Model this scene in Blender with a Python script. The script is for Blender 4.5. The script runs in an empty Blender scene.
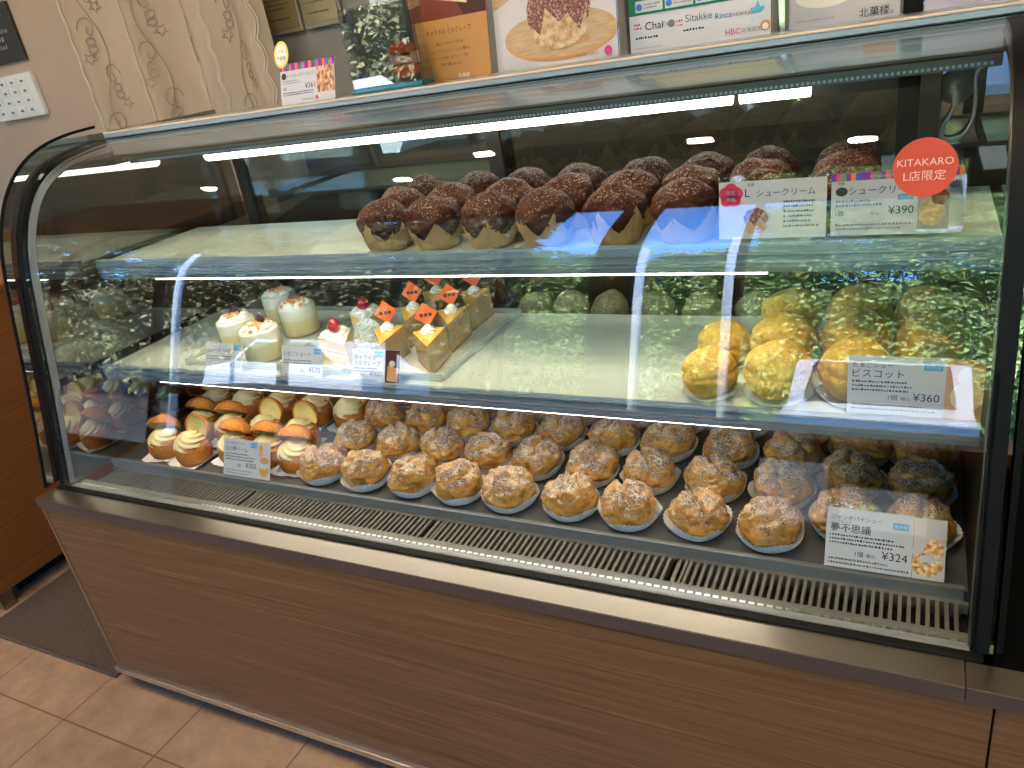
import bpy, bmesh, math, random
from mathutils import Vector, Matrix, noise
sc = bpy.context.scene
C = sc.collection
PI = math.pi
R = math.radians

# ------------------------------------------------------------------ camera
CAMZ = 1.32
RX = ((0.88902648, 0.05552724, -0.45447623),
      (0.43133663, -0.43448684, 0.79067686),
      (-0.15355984, -0.89896491, -0.41022124))      # columns: right, down, forward in world axes
cam_d = bpy.data.cameras.new('camera'); cam = bpy.data.objects.new('camera', cam_d); C.objects.link(cam)
cam.matrix_world = Matrix(((RX[0][0], -RX[0][1], -RX[0][2], 0.0),
                           (RX[1][0], -RX[1][1], -RX[1][2], 0.0),
                           (RX[2][0], -RX[2][1], -RX[2][2], CAMZ),
                           (0, 0, 0, 1)))
cam_d.sensor_width = 36.0
cam_d.lens = 769.366 / 1024 * 36
cam_d.clip_start = 0.02; cam_d.clip_end = 200
sc.camera = cam

# ------------------------------------------------------------------ sky, sun, exposure
SKY = 2.3
world = bpy.data.worlds.new('sky'); sc.world = world; world.use_nodes = True
wn = world.node_tree; wn.nodes.clear()
sky = wn.nodes.new('ShaderNodeTexSky'); sky.sky_type = 'NISHITA'; sky.sun_disc = False
sky.sun_elevation = R(52); sky.sun_rotation = R(20); sky.air_density = 1.0; sky.dust_density = 0.3; sky.ozone_density = 2.0
wbg = wn.nodes.new('ShaderNodeBackground'); wbg.inputs['Strength'].default_value = SKY
wout = wn.nodes.new('ShaderNodeOutputWorld')
wmx = wn.nodes.new('ShaderNodeMix'); wmx.data_type = 'RGBA'; wmx.blend_type = 'MULTIPLY'; wmx.inputs[0].default_value = 1.0
wmx.inputs[7].default_value = (0.30, 0.58, 0.95, 1.0)           # deep clear-day blue
wn.links.new(sky.outputs[0], wmx.inputs[6]); wn.links.new(wmx.outputs[2], wbg.inputs[0]); wn.links.new(wbg.outputs[0], wout.inputs[0])
sun_d = bpy.data.lights.new('sun', 'SUN'); sun_d.energy = 52.0; sun_d.angle = R(0.6); sun_d.color = (1.0, 0.95, 0.86)
sun = bpy.data.objects.new('sun', sun_d); C.objects.link(sun)
sun.location = (0, 10, 12)
sun.rotation_euler = Vector((0.25, -0.75, -0.85)).to_track_quat('-Z', 'Y').to_euler()

LAMP = 12.5        # emission of the show case tubes
SPOT = 2700.0       # emission of the ceiling downlights
sc.view_settings.view_transform = 'Standard'; sc.view_settings.look = 'None'
sc.view_settings.gamma = 1.0; sc.view_settings.use_curve_mapping = False
sc.view_settings.exposure = 0.0
cy = sc.cycles
cy.max_bounces = 9; cy.diffuse_bounces = 4; cy.glossy_bounces = 4; cy.transmission_bounces = 6
cy.transparent_max_bounces = 24; cy.caustics_reflective = False; cy.caustics_refractive = False
cy.sample_clamp_indirect = 6.0

# ------------------------------------------------------------------ materials
M = {}
def nt(name):
    m = bpy.data.materials.new(name); m.use_nodes = True; n = m.node_tree
    for x in list(n.nodes): n.nodes.remove(x)
    out = n.nodes.new('ShaderNodeOutputMaterial')
    return m, n, out
def inp(node, **kw):
    for k, v in kw.items():
        s = node.inputs[k.replace('_', ' ')]
        s.default_value = (*v, 1.0) if isinstance(v, tuple) and len(v) == 3 and s.type == 'RGBA' else v
def principled(name, col, rough=0.5, metal=0.0, spec=0.5, sss=0.0, emit=None, estr=0.0, coat=0.0):
    m, n, out = nt(name)
    b = n.nodes.new('ShaderNodeBsdfPrincipled')
    inp(b, Base_Color=col, Roughness=rough, Metallic=metal)
    b.inputs['Specular IOR Level'].default_value = spec
    if sss:
        b.inputs['Subsurface Weight'].default_value = sss
        b.inputs['Subsurface Radius'].default_value = (0.01, 0.006, 0.003); b.inputs['Subsurface Scale'].default_value = 0.5
    if coat: b.inputs['Coat Weight'].default_value = coat
    if emit:
        inp(b, Emission_Color=emit); b.inputs['Emission Strength'].default_value = estr
    n.links.new(b.outputs[0], out.inputs[0])
    M[name] = m
    return m, n, b
def coords(n, scale=(1, 1, 1), kind='Object', loc=(0, 0, 0)):
    t = n.nodes.new('ShaderNodeTexCoord'); mp = n.nodes.new('ShaderNodeMapping')
    mp.inputs['Scale'].default_value = scale; mp.inputs['Location'].default_value = loc
    n.links.new(t.outputs[kind], mp.inputs[0]); return mp.outputs[0]
def tnoise(n, vec, scale, detail=4, rough=0.55):
    t = n.nodes.new('ShaderNodeTexNoise'); inp(t, Scale=scale, Detail=detail, Roughness=rough)
    n.links.new(vec, t.inputs['Vector']); return t.outputs['Fac']
def ramp(n, fac, stops):
    r = n.nodes.new('ShaderNodeValToRGB'); el = r.color_ramp.elements
    while len(el) < len(stops): el.new(0.5)
    for e, (p, c) in zip(el, stops): e.position = p; e.color = (*c, 1)
    n.links.new(fac, r.inputs[0]); return r.outputs[0]
def mix(n, fac, a, b):
    x = n.nodes.new('ShaderNodeMix'); x.data_type = 'RGBA'
    if isinstance(fac, (int, float)): x.inputs[0].default_value = fac
    else: n.links.new(fac, x.inputs[0])
    for s, v in ((x.inputs[6], a), (x.inputs[7], b)):
        if isinstance(v, tuple): s.default_value = (*v, 1)
        else: n.links.new(v, s)
    return x.outputs[2]
def mth(n, op, a, b=None, clamp=False):
    x = n.nodes.new('ShaderNodeMath'); x.operation = op; x.use_clamp = clamp
    for s, v in ((x.inputs[0], a), (x.inputs[1], b)):
        if v is None: continue
        if isinstance(v, (int, float)): s.default_value = v
        else: n.links.new(v, s)
    return x.outputs[0]
def bump(n, b, h, strength=0.3, dist=0.002):
    x = n.nodes.new('ShaderNodeBump'); x.inputs['Strength'].default_value = strength; x.inputs['Distance'].default_value = dist
    n.links.new(h, x.inputs['Height']); n.links.new(x.outputs[0], b.inputs['Normal'])
def normal_z(n):
    g = n.nodes.new('ShaderNodeNewGeometry'); s = n.nodes.new('ShaderNodeSeparateXYZ')
    n.links.new(g.outputs['Normal'], s.inputs[0]); return s.outputs[2]

def glass(name, tint=(1, 1, 1), f0=0.04, rough=0.0, refl=(1, 1, 1), body=None, bodyw=0.0):
    """clear sheet: transmits its tint, mirrors with Schlick's falloff"""
    m, n, out = nt(name)
    lw = n.nodes.new('ShaderNodeLayerWeight'); lw.inputs['Blend'].default_value = 0.5
    p5 = mth(n, 'POWER', lw.outputs['Facing'], 5.0)
    f = mth(n, 'ADD', mth(n, 'MULTIPLY', p5, 1 - f0), f0, True)
    tr = n.nodes.new('ShaderNodeBsdfTransparent'); inp(tr, Color=tint)
    gl = n.nodes.new('ShaderNodeBsdfGlossy'); inp(gl, Color=refl, Roughness=rough)
    base = tr.outputs[0]
    if bodyw:
        d = n.nodes.new('ShaderNodeBsdfDiffuse'); inp(d, Color=body)
        mx0 = n.nodes.new('ShaderNodeMixShader'); mx0.inputs[0].default_value = bodyw
        n.links.new(base, mx0.inputs[1]); n.links.new(d.outputs[0], mx0.inputs[2]); base = mx0.outputs[0]
    mx = n.nodes.new('ShaderNodeMixShader'); n.links.new(f, mx.inputs[0])
    n.links.new(base, mx.inputs[1]); n.links.new(gl.outputs[0], mx.inputs[2])
    n.links.new(mx.outputs[0], out.inputs[0]); M[name] = m
def emitter(name, col, s):
    m, n, out = nt(name); e = n.nodes.new('ShaderNodeEmission'); inp(e, Color=col); e.inputs['Strength'].default_value = s
    n.links.new(e.outputs[0], out.inputs[0]); M[name] = m
def translucent(name, col, w=0.5):
    m, n, out = nt(name)
    d = n.nodes.new('ShaderNodeBsdfDiffuse'); inp(d, Color=col); t = n.nodes.new('ShaderNodeBsdfTranslucent'); inp(t, Color=col)
    mx = n.nodes.new('ShaderNodeMixShader'); mx.inputs[0].default_value = w
    n.links.new(d.outputs[0], mx.inputs[1]); n.links.new(t.outputs[0], mx.inputs[2]); n.links.new(mx.outputs[0], out.inputs[0]); M[name] = m

def wood(name, dark, light, scale, rough=0.45):
    m, n, b = principled(name, light, rough, spec=0.35)
    v = coords(n, scale)
    a = tnoise(n, v, 1.0, 6, 0.65)
    v2 = coords(n, tuple(s * 0.35 for s in scale)); c = tnoise(n, v2, 1.0, 3)
    mid = tuple((p + q) / 2 for p, q in zip(dark, light))
    col = ramp(n, a, [(0.34, dark), (0.5, mid), (0.62, light)])
    col2 = mix(n, ramp(n, c, [(0.35, (0, 0, 0)), (0.65, (1, 1, 1))]), col, mid)
    n.links.new(col2, b.inputs['Base Color']); bump(n, b, a, 0.15, 0.001)
wood('oak_front', (0.080, 0.034, 0.013), (0.255, 0.130, 0.058), (3.5, 3.0, 230.0))
wood('oak_side', (0.15, 0.047, 0.011), (0.27, 0.096, 0.025), (14.0, 3.0, 200.0))
principled('steel', (0.40, 0.335, 0.275), 0.30, 1.0)
principled('steel_dark', (0.16, 0.14, 0.14), 0.35, 0.8)
principled('rail_metal', (0.30, 0.36, 0.40), 0.35, 0.2)
principled('rail_bright', (0.72, 0.54, 0.40), 0.4, 0.1)
principled('frame_dark', (0.022, 0.02, 0.017), 0.45, 0.2)
principled('soffit_grey', (0.16, 0.17, 0.15), 0.4)
principled('trim_grey', (0.35, 0.36, 0.37), 0.35, 0.3)
principled('chrome', (0.78, 0.78, 0.78), 0.12, 1.0)
principled('aluminium', (0.72, 0.70, 0.68), 0.28, 1.0)
principled('fascia_metal', (0.17, 0.235, 0.28), 0.3, 0.15)
principled('grille_metal', (0.20, 0.185, 0.165), 0.45, 0.4)
principled('deck_metal', (0.10, 0.10, 0.105), 0.4, 0.3)
principled('lip_metal', (0.24, 0.255, 0.26), 0.3, 0.5)
principled('rubber_black', (0.005, 0.005, 0.005), 0.5, spec=0.15)
principled('black_panel', (0.003, 0.003, 0.003), 0.45, spec=0.12)
principled('void_black', (0.004, 0.004, 0.004), 0.9)
principled('frame_bronze', (0.10, 0.085, 0.07), 0.4, 0.3)
principled('white_plastic', (0.72, 0.71, 0.68), 0.35)
principled('grey_plastic', (0.45, 0.44, 0.42), 0.35)
principled('shelf_plate', (0.52, 0.58, 0.49), 0.12, spec=0.6)
principled('shelf_mesh_tray', (0.50, 0.52, 0.47), 0.3)
glass('front_glass', (0.97, 0.985, 0.975), 0.050)
glass('rear_glass', (0.55, 0.61, 0.58), 0.13, refl=(0.78, 0.9, 0.84))
glass('end_glass', (0.50, 0.52, 0.50), 0.26, refl=(0.95, 0.97, 0.93))
glass('mirror_glass', (0.35, 0.36, 0.35), 0.42, refl=(0.85, 0.9, 0.85))
glass('acrylic', (0.97, 0.98, 0.98), 0.045)
glass('acrylic_thick', (0.80, 0.82, 0.82), 0.12)
glass('tray_clear', (0.9, 0.92, 0.9), 0.06, body=(0.7, 0.75, 0.68), bodyw=0.35)
glass('film', (0.98, 0.98, 0.96), 0.03, rough=0.05)
principled('acrylic_teal', (0.01, 0.17, 0.22), 0.15)
emitter('tube_light', (1.0, 0.93, 0.78), LAMP * 0.75)
emitter('led_light', (1.0, 0.95, 0.84), LAMP * 1.0)
emitter('panel_glow', (0.80, 0.88, 1.0), 0.95)  # glow added so the table panels reflect as bright rectangles
emitter('downlight', (1.0, 0.78, 0.52), SPOT)
# room
def wallmat(name, col, sc_=60):
    m, n, b = principled(name, col, 0.8, spec=0.2)
    f = tnoise(n, coords(n), sc_, 3); bump(n, b, f, 0.15, 0.001)
wallmat('wall_beige', (0.40, 0.30, 0.235)); wallmat('wall_grey', (0.20, 0.185, 0.165)); wallmat('ceiling_paint', (0.23, 0.205, 0.17))
wallmat('pillar_dark', (0.06, 0.05, 0.045))
principled('trim_blue', (0.42, 0.47, 0.52), 0.5)
m, n, b = principled('floor_tile', (0.3, 0.2, 0.13), 0.42, spec=0.4)
br = n.nodes.new('ShaderNodeTexBrick'); br.offset = 0; br.squash = 1
inp(br, Scale=1.0, Mortar_Size=0.0022, Mortar_Smooth=0.1, Bias=0.0, Brick_Width=0.32, Row_Height=0.32,
    Color1=(0.30, 0.195, 0.12), Color2=(0.275, 0.175, 0.108), Mortar=(0.12, 0.075, 0.045))
n.links.new(coords(n, loc=(0.155, -0.328, 0)), br.inputs['Vector'])
f = tnoise(n, coords(n), 11, 9, 0.72)
col = mix(n, 0.5, br.outputs['Color'], ramp(n, f, [(0.32, (0.13, 0.078, 0.044)), (0.68, (0.42, 0.285, 0.185))]))
grout = mix(n, br.outputs['Fac'], col, (0.12, 0.075, 0.045))
n.links.new(grout, b.inputs['Base Color']); bump(n, b, mth(n, 'SUBTRACT', f, br.outputs['Fac']), 0.25, 0.003)
m, n, b = principled('mat_carpet', (0.09, 0.065, 0.05), 0.95, spec=0.1)
f = tnoise(n, coords(n), 260, 2); f2 = tnoise(n, coords(n), 30, 3)
n.links.new(mix(n, f2, ramp(n, f, [(0.35, (0.035, 0.025, 0.02)), (0.65, (0.13, 0.098, 0.078))]), (0.07, 0.052, 0.042)), b.inputs['Base Color']); bump(n, b, f, 0.6, 0.004)
# curtain
m, n, out = nt('curtain_cloth'); M['curtain_cloth'] = m
d = n.nodes.new('ShaderNodeBsdfDiffuse'); t = n.nodes.new('ShaderNodeBsdfTranslucent'); mx = n.nodes.new('ShaderNodeMixShader'); mx.inputs[0].default_value = 0.25
f = tnoise(n, coords(n, (3, 3, 0.8)), 2, 2)
cc = ramp(n, f, [(0.35, (0.47, 0.37, 0.275)), (0.65, (0.53, 0.43, 0.335))])
n.links.new(cc, d.inputs[0]); n.links.new(cc, t.inputs[0]); n.links.new(d.outputs[0], mx.inputs[1]); n.links.new(t.outputs[0], mx.inputs[2]); n.links.new(mx.outputs[0], out.inputs[0])
principled('thread', (0.27, 0.20, 0.14), 0.7); principled('thread_light', (0.56, 0.47, 0.385), 0.7)
principled('plaque_gold', (0.30, 0.235, 0.11), 0.38, 0.5); principled('plaque_dark', (0.035, 0.032, 0.03), 0.4); principled('plaque_metal', (0.42, 0.40, 0.33), 0.35, 0.6)
principled('plaque_edge', (0.24, 0.2, 0.15), 0.5)
# print colours
for nm, c in dict(paper=(0.50, 0.50, 0.53), paper_lilac=(0.48, 0.42, 0.52), ink=(0.03, 0.03, 0.035), ink_soft=(0.16, 0.16, 0.18), badge_blue=(0.05, 0.36, 0.66), badge_red=(0.62, 0.03, 0.10),
                  sticker_red=(0.46, 0.050, 0.024), sticker_ink=(0.62, 0.40, 0.34), card_orange=(0.44, 0.215, 0.065), photo_brown=(0.055, 0.014, 0.009), photo_red=(0.16, 0.032, 0.016), photo_cake=(0.55, 0.27, 0.10),
                  photo_crumb=(0.72, 0.5, 0.27), poster_paper=(0.56, 0.55, 0.58), photo_white=(0.52, 0.48, 0.49), photo_grey=(0.30, 0.27, 0.28), band_green=(0.005, 0.155, 0.08), band_yellow=(0.62, 0.45, 0.11), logo_pink=(0.62, 0.05, 0.22), logo_blue=(0.04, 0.17, 0.55),
                  logo_cyan=(0.10, 0.42, 0.62), circle_yellow=(0.86, 0.52, 0.10), circle_cream=(0.80, 0.73, 0.62), stripe_violet=(0.20, 0.04, 0.30), stripe_blue=(0.03, 0.10, 0.45), stripe_orange=(0.75, 0.22, 0.04), stripe_green=(0.10, 0.30, 0.12),
                  stripe_pink=(0.65, 0.08, 0.25), photo_orange=(0.62, 0.10, 0.02), photo_pink=(0.62, 0.30, 0.22), photo_gold=(0.55, 0.28, 0.08), photo_yellow=(0.78, 0.60, 0.25), grey_band=(0.50, 0.48, 0.50), ink_grey=(0.35, 0.33, 0.35),
                  pick_orange=(0.80, 0.13, 0.02), dark_gap=(0.09, 0.09, 0.085)).items():
    principled(nm, c, 0.55, spec=0.3)
m, n, b = principled('photo_plate', (0.6, 0.4, 0.22), 0.5); f = tnoise(n, coords(n, (8, 1, 60)), 4, 4)
n.links.new(ramp(n, f, [(0.3, (0.38, 0.23, 0.115)), (0.7, (0.52, 0.35, 0.19))]), b.inputs['Base Color'])
m, n, b = principled('photo_crust', (0.2, 0.06, 0.04), 0.5); f = tnoise(n, coords(n), 300, 3, 0.7)
n.links.new(ramp(n, f, [(0.36, (0.08, 0.018, 0.012)), (0.52, (0.21, 0.07, 0.04)), (0.66, (0.55, 0.36, 0.28))]), b.inputs['Base Color'])
m, n, b = principled('photo_bun', (0.7, 0.46, 0.22), 0.5); f = tnoise(n, coords(n), 90, 3)
n.links.new(ramp(n, f, [(0.35, (0.36, 0.19, 0.07)), (0.65, (0.60, 0.44, 0.25))]), b.inputs['Base Color'])
m, n, b = principled('photo_streaky', (0.5, 0.25, 0.15), 0.5); f = tnoise(n, coords(n, (1.2, 1, 0.7)), 130, 4)
n.links.new(ramp(n, f, [(0.36, (0.10, 0.03, 0.02)), (0.5, (0.50, 0.22, 0.12)), (0.62, (0.72, 0.45, 0.30))]), b.inputs['Base Color'])
m, n, b = principled('photo_puff', (0.5, 0.25, 0.15), 0.5); f = tnoise(n, coords(n), 160, 4)
n.links.new(ramp(n, f, [(0.34, (0.30, 0.09, 0.02)), (0.5, (0.68, 0.36, 0.10)), (0.64, (0.85, 0.74, 0.5))]), b.inputs['Base Color'])
# pastry
def pastry(name, base, dark, powder, pscale=420, plow=0.44, phigh=0.58, pz=0.25, big=28, rough=0.6, top=None):
    m, n, b = principled(name, base, rough, spec=0.2)
    v = coords(n); lo = tnoise(n, v, big, 4); hi = tnoise(n, v, pscale, 3, 0.7)
    col = ramp(n, lo, [(0.34, dark), (0.62, base)])
    up = mth(n, 'MULTIPLY', mth(n, 'SUBTRACT', normal_z(n), pz), 2.2, True)
    if top:                                                     # baked brown where the crust has split open
        br_ = ramp(n, tnoise(n, v, 26, 4, 0.6), [(0.38, (0, 0, 0)), (0.50, (1, 1, 1))])
        col = mix(n, mth(n, 'MULTIPLY', mth(n, 'MULTIPLY', mth(n, 'SUBTRACT', normal_z(n), 0.2), 2.2, True), br_), col, top)
        g_ = n.nodes.new('ShaderNodeNewGeometry')               # creases bake darker
        col = mix(n, ramp(n, g_.outputs['Pointiness'], [(0.44, (0.6, 0.6, 0.6)), (0.485, (0, 0, 0))]), col, top)
    patch = ramp(n, tnoise(n, v, 40, 3), [(0.25, (0.25, 0.25, 0.25)), (0.6, (1, 1, 1))])
    pw = ramp(n, hi, [(plow, (0, 0, 0)), (phigh, (1, 1, 1))])
    fac = mth(n, 'MULTIPLY', mth(n, 'MULTIPLY', up, pw), patch)
    n.links.new(mix(n, fac, col, powder), b.inputs['Base Color']); bump(n, b, mth(n, 'ADD', hi, mth(n, 'MULTIPLY', tnoise(n, v, 110, 4, 0.6), 1.6)), 0.7, 0.002)
    M[name] = m
pastry('pie_crust', (0.70, 0.385, 0.105), (0.48, 0.205, 0.04), (0.74, 0.66, 0.56), 420, 0.44, 0.57, 0.38, top=(0.13, 0.050, 0.018), rough=.8)
pastry('cocoa_crust', (0.085, 0.022, 0.010), (0.034, 0.008, 0.005), (0.60, 0.46, 0.36), 260, 0.54, 0.66, 0.15, rough=0.5)
pastry('green_lit_dusty_crust', (0.22, 0.20, 0.09), (0.10, 0.10, 0.045), (0.42, 0.46, 0.32), 300, 0.46, 0.62, 0.0)  # green cast of the light is mixed into this crust colour
pastry('dome_crust', (0.58, 0.19, 0.026), (0.34, 0.08, 0.010), (0.76, 0.36, 0.09), 300, 0.48, 0.66, -0.6)
pastry('biscuit_choux', (0.66, 0.405, 0.065), (0.50, 0.27, 0.03), (0.74, 0.54, 0.16), 90, 0.45, 0.75, -0.3, big=22)
principled('choux_inside', (0.80, 0.62, 0.22), 0.6)
principled('cream_yellow', (0.78, 0.62, 0.32), 0.4, sss=0.15); principled('cream_white', (0.88, 0.84, 0.74), 0.4, sss=0.15)
m, n, b = principled('custard_cup', (0.85, 0.74, 0.42), 0.35, sss=0.1)
sx = n.nodes.new('ShaderNodeSeparateXYZ'); n.links.new(coords(n), sx.inputs[0])
n.links.new(ramp(n, mth(n, 'MULTIPLY', sx.outputs[2], 14.0), [(0.04, (0.55, 0.25, 0.06)), (0.08, (0.84, 0.68, 0.30)), (0.50, (0.84, 0.70, 0.34)), (0.58, (0.88, 0.83, 0.68))]), b.inputs['Base Color'])
principled('crumb_orange', (0.78, 0.30, 0.07), 0.5); principled('chocolate', (0.03, 0.012, 0.008), 0.35)
m, n, b = principled('sponge', (0.84, 0.62, 0.22), 0.8)
sx = n.nodes.new('ShaderNodeSeparateXYZ'); n.links.new(coords(n), sx.inputs[0]); f = tnoise(n, coords(n), 200, 3)
lay = ramp(n, mth(n, 'MULTIPLY', sx.outputs[2], 20.0), [(0.0, (0.80, 0.55, 0.17)), (0.36, (0.84, 0.62, 0.24)), (0.40, (0.88, 0.84, 0.74)), (0.47, (0.80, 0.35, 0.22)), (0.53, (0.88, 0.84, 0.74)), (0.58, (0.84, 0.62, 0.24)), (0.93, (0.80, 0.55, 0.17)), (0.96, (0.88, 0.84, 0.74))])
n.links.new(lay, b.inputs['Base Color']); bump(n, b, f, 0.4, 0.001)
m, n, b = principled('crepe_layers', (0.75, 0.5, 0.2), 0.6)
sx = n.nodes.new('ShaderNodeSeparateXYZ'); n.links.new(coords(n), sx.inputs[0]); f = tnoise(n, coords(n, (20, 20, 60)), 1.5, 2)
st = mth(n, 'SINE', mth(n, 'ADD', mth(n, 'MULTIPLY', sx.outputs[2], 1650.0), mth(n, 'MULTIPLY', f, 9.0)))
n.links.new(ramp(n, mth(n, 'ADD', mth(n, 'MULTIPLY', st, 0.5), 0.5), [(0.2, (0.30, 0.15, 0.045)), (0.8, (0.70, 0.50, 0.25))]), b.inputs['Base Color'])
principled('crepe_glaze', (0.80, 0.45, 0.07), 0.22, coat=0.4); principled('crepe_base', (0.35, 0.14, 0.03), 0.5)
principled('strawberry_red', (0.42, 0.01, 0.02), 0.25, coat=0.3)
translucent('paper_white', (0.93, 0.92, 0.93), 0.12); translucent('paper_tan', (0.64, 0.40, 0.17), 0.35); translucent('poster_backlit', (0.80, 0.82, 0.86), 0.75)
m, n, b = principled('film_glints', (0.78, 0.80, 0.74), 0.4); f = n.nodes.new('ShaderNodeTexVoronoi'); f.inputs['Scale'].default_value = 190
n.links.new(coords(n), f.inputs['Vector']); bump(n, b, f.outputs['Distance'], 0.8, 0.003)
n.links.new(ramp(n, f.outputs['Distance'], [(0.15, (0.50, 0.53, 0.47)), (0.5, (0.80, 0.82, 0.77))]), b.inputs['Base Color'])  # pale cells paint the reflections of crumpled cake film
# outside
m, n, b = principled('leaf_green', (0.12, 0.25, 0.06), 0.6)
f = tnoise(n, coords(n), 1.3, 3); n.links.new(ramp(n, f, [(0.35, (0.11, 0.20, 0.045)), (0.65, (0.36, 0.48, 0.19))]), b.inputs['Base Color'])
m, n, b = principled('leaf_dimmed', (0.10, 0.10, 0.05), 0.6)
f = tnoise(n, coords(n), 1.3, 3); n.links.new(ramp(n, f, [(0.35, (0.06, 0.065, 0.024)), (0.65, (0.19, 0.18, 0.085))]), b.inputs['Base Color'])  # darkened leaf tone imitates the dimness of left trees and hill
principled('bark', (0.10, 0.075, 0.055), 0.9); principled('car_white', (0.75, 0.76, 0.78), 0.3, coat=0.5); principled('car_glass', (0.02, 0.025, 0.03), 0.08); principled('pole_white', (0.75, 0.78, 0.82), 0.5)
wallmat('asphalt', (0.035, 0.035, 0.035), 40); wallmat('hedge_soil', (0.07, 0.055, 0.04), 20)

# ------------------------------------------------------------------ mesh helpers
class MB:
    def __init__(s): s.v = []; s.f = []; s.mi = []; s.sm = []
    def add(s, vs, fs, mi=0, smooth=False, T=None):
        o = len(s.v)
        for p in vs: s.v.append(tuple(T @ Vector(p)) if T is not None else tuple(p))
        for f in fs: s.f.append([i + o for i in f]); s.mi.append(mi); s.sm.append(smooth)
        return s
    def box(s, x0, x1, y0, y1, z0, z1, mi=0, T=None, bev=0.0):
        if bev > 0:
            bm = bmesh.new(); bmesh.ops.create_cube(bm, size=1.0)
            bmesh.ops.scale(bm, vec=(x1 - x0, y1 - y0, z1 - z0), verts=bm.verts)
            bmesh.ops.translate(bm, vec=((x0 + x1) / 2, (y0 + y1) / 2, (z0 + z1) / 2), verts=bm.verts)
            bmesh.ops.bevel(bm, geom=bm.edges[:], offset=bev, segments=2, affect='EDGES', profile=0.6)
            bm.verts.index_update()
            s.add([v.co[:] for v in bm.verts], [[v.index for v in f.verts] for f in bm.faces], mi, False, T); bm.free(); return s
        vs = [(x, y, z) for x in (x0, x1) for y in (y0, y1) for z in (z0, z1)]
        return s.add(vs, [(0, 1, 3, 2), (4, 6, 7, 5), (0, 4, 5, 1), (2, 3, 7, 6), (0, 2, 6, 4), (1, 5, 7, 3)], mi, False, T)
    def lathe(s, prof, n=32, mi=0, smooth=True, T=None, rmod=None, cap=True):
        vs = []; fs = []; k = len(prof)
        for i in range(n):
            a = 2 * PI * i / n
            for j, (r, z) in enumerate(prof):
                rr = r * (rmod(a, j) if rmod else 1); vs.append((rr * math.cos(a), rr * math.sin(a), z))
        for i in range(n):
            i2 = (i + 1) % n
            for j in range(k - 1): fs.append((i * k + j, i2 * k + j, i2 * k + j + 1, i * k + j + 1))
        if cap:
            if prof[0][0] > 1e-6: fs.append([i * k for i in range(n)][::-1])
            if prof[-1][0] > 1e-6: fs.append([i * k + k - 1 for i in range(n)])
        return s.add(vs, fs, mi, smooth, T)
    def tube(s, pts, r, n=8, mi=0, closed=False, T=None):
        pts = [Vector(p) for p in pts]; vs = []; fs = []; N = len(pts)
        up = Vector((0.13, 0.27, 0.95)); rr = r if isinstance(r, (list, tuple)) else [r] * N
        for i, p in enumerate(pts):
            a = pts[(i - 1) % N] if (i or closed) else p; b = pts[(i + 1) % N] if (i < N - 1 or closed) else p
            t = (b - a).normalized(); u = t.cross(up)
            if u.length < 1e-3: u = t.cross(Vector((1, 0, 0)))
            u.normalize(); w = t.cross(u)
            for k in range(n): vs.append(p + (u * math.cos(2 * PI * k / n) + w * math.sin(2 * PI * k / n)) * rr[i])
        for i in range(N if closed else N - 1):
            j = (i + 1) % N
            for k in range(n): fs.append((i * n + k, i * n + (k + 1) % n, j * n + (k + 1) % n, j * n + k))
        if not closed: fs.append(list(range(n))[::-1]); fs.append([(N - 1) * n + k for k in range(n)])
        return s.add(vs, fs, mi, True, T)
    def prism(s, poly, axis, a, b, mi=0, T=None, smooth=False):
        """poly of 2D points extruded along axis ('x': poly is (y,z); 'y': (x,z); 'z': (x,y))"""
        def P(p, h): return {'x': (h, p[0], p[1]), 'y': (p[0], h, p[1]), 'z': (p[0], p[1], h)}[axis]
        n = len(poly); vs = [P(p, a) for p in poly] + [P(p, b) for p in poly]
        fs = [list(range(n))[::-1], list(range(n, 2 * n))] + [(i, (i + 1) % n, n + (i + 1) % n, n + i) for i in range(n)]
        return s.add(vs, fs, mi, smooth, T)
    def sheet(s, prof, x0, x1, t, mi=0, smooth=True, nsec=1):
        """sheet following a (y,z) profile, thickness t inward (to the right of travel)"""
        inn = offset(prof, t); k = len(prof)
        for q in (prof, inn):                                   # the two faces keep their own normals
            s.add([(x, *p) for x in (x0, x1) for p in q], [(i, i + 1, k + i + 1, k + i) for i in range(k - 1)], mi, smooth)
        for x in (x0, x1):
            s.add([(x, *p) for p in prof] + [(x, *p) for p in inn], [(i, i + 1, k + i + 1, k + i) for i in range(k - 1)], mi, False)
        for e in (0, -1):
            s.add([(x, *p) for x in (x0, x1) for p in (prof[e], inn[e])], [(0, 1, 3, 2)], mi, False)
        return s
    def grid(s, pts, nu, nv, mi=0, smooth=True, T=None):
        fs = [(i * nv + j, (i + 1) * nv + j, (i + 1) * nv + j + 1, i * nv + j + 1) for i in range(nu - 1) for j in range(nv - 1)]
        return s.add(pts, fs, mi, smooth, T)
    def mesh(s, name, mats):
        me = bpy.data.meshes.new(name); me.from_pydata(s.v, [], s.f)
        for m in (mats if isinstance(mats, (list, tuple)) else [mats]): me.materials.append(M[m])
        me.polygons.foreach_set('material_index', s.mi); me.polygons.foreach_set('use_smooth', s.sm)
        bm = bmesh.new(); bm.from_mesh(me); bmesh.ops.recalc_face_normals(bm, faces=bm.faces); bm.to_mesh(me); bm.free()
        me.update(); return me
    def build(s, name, mats, parent=None, loc=None):
        return link(name, s.mesh(name, mats), parent, loc)
def link(name, me, parent=None, loc=None):
    o = bpy.data.objects.new(name, me); C.objects.link(o)
    if parent is not None: o.parent = parent
    if loc is not None: o.location = loc
    return o
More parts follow.
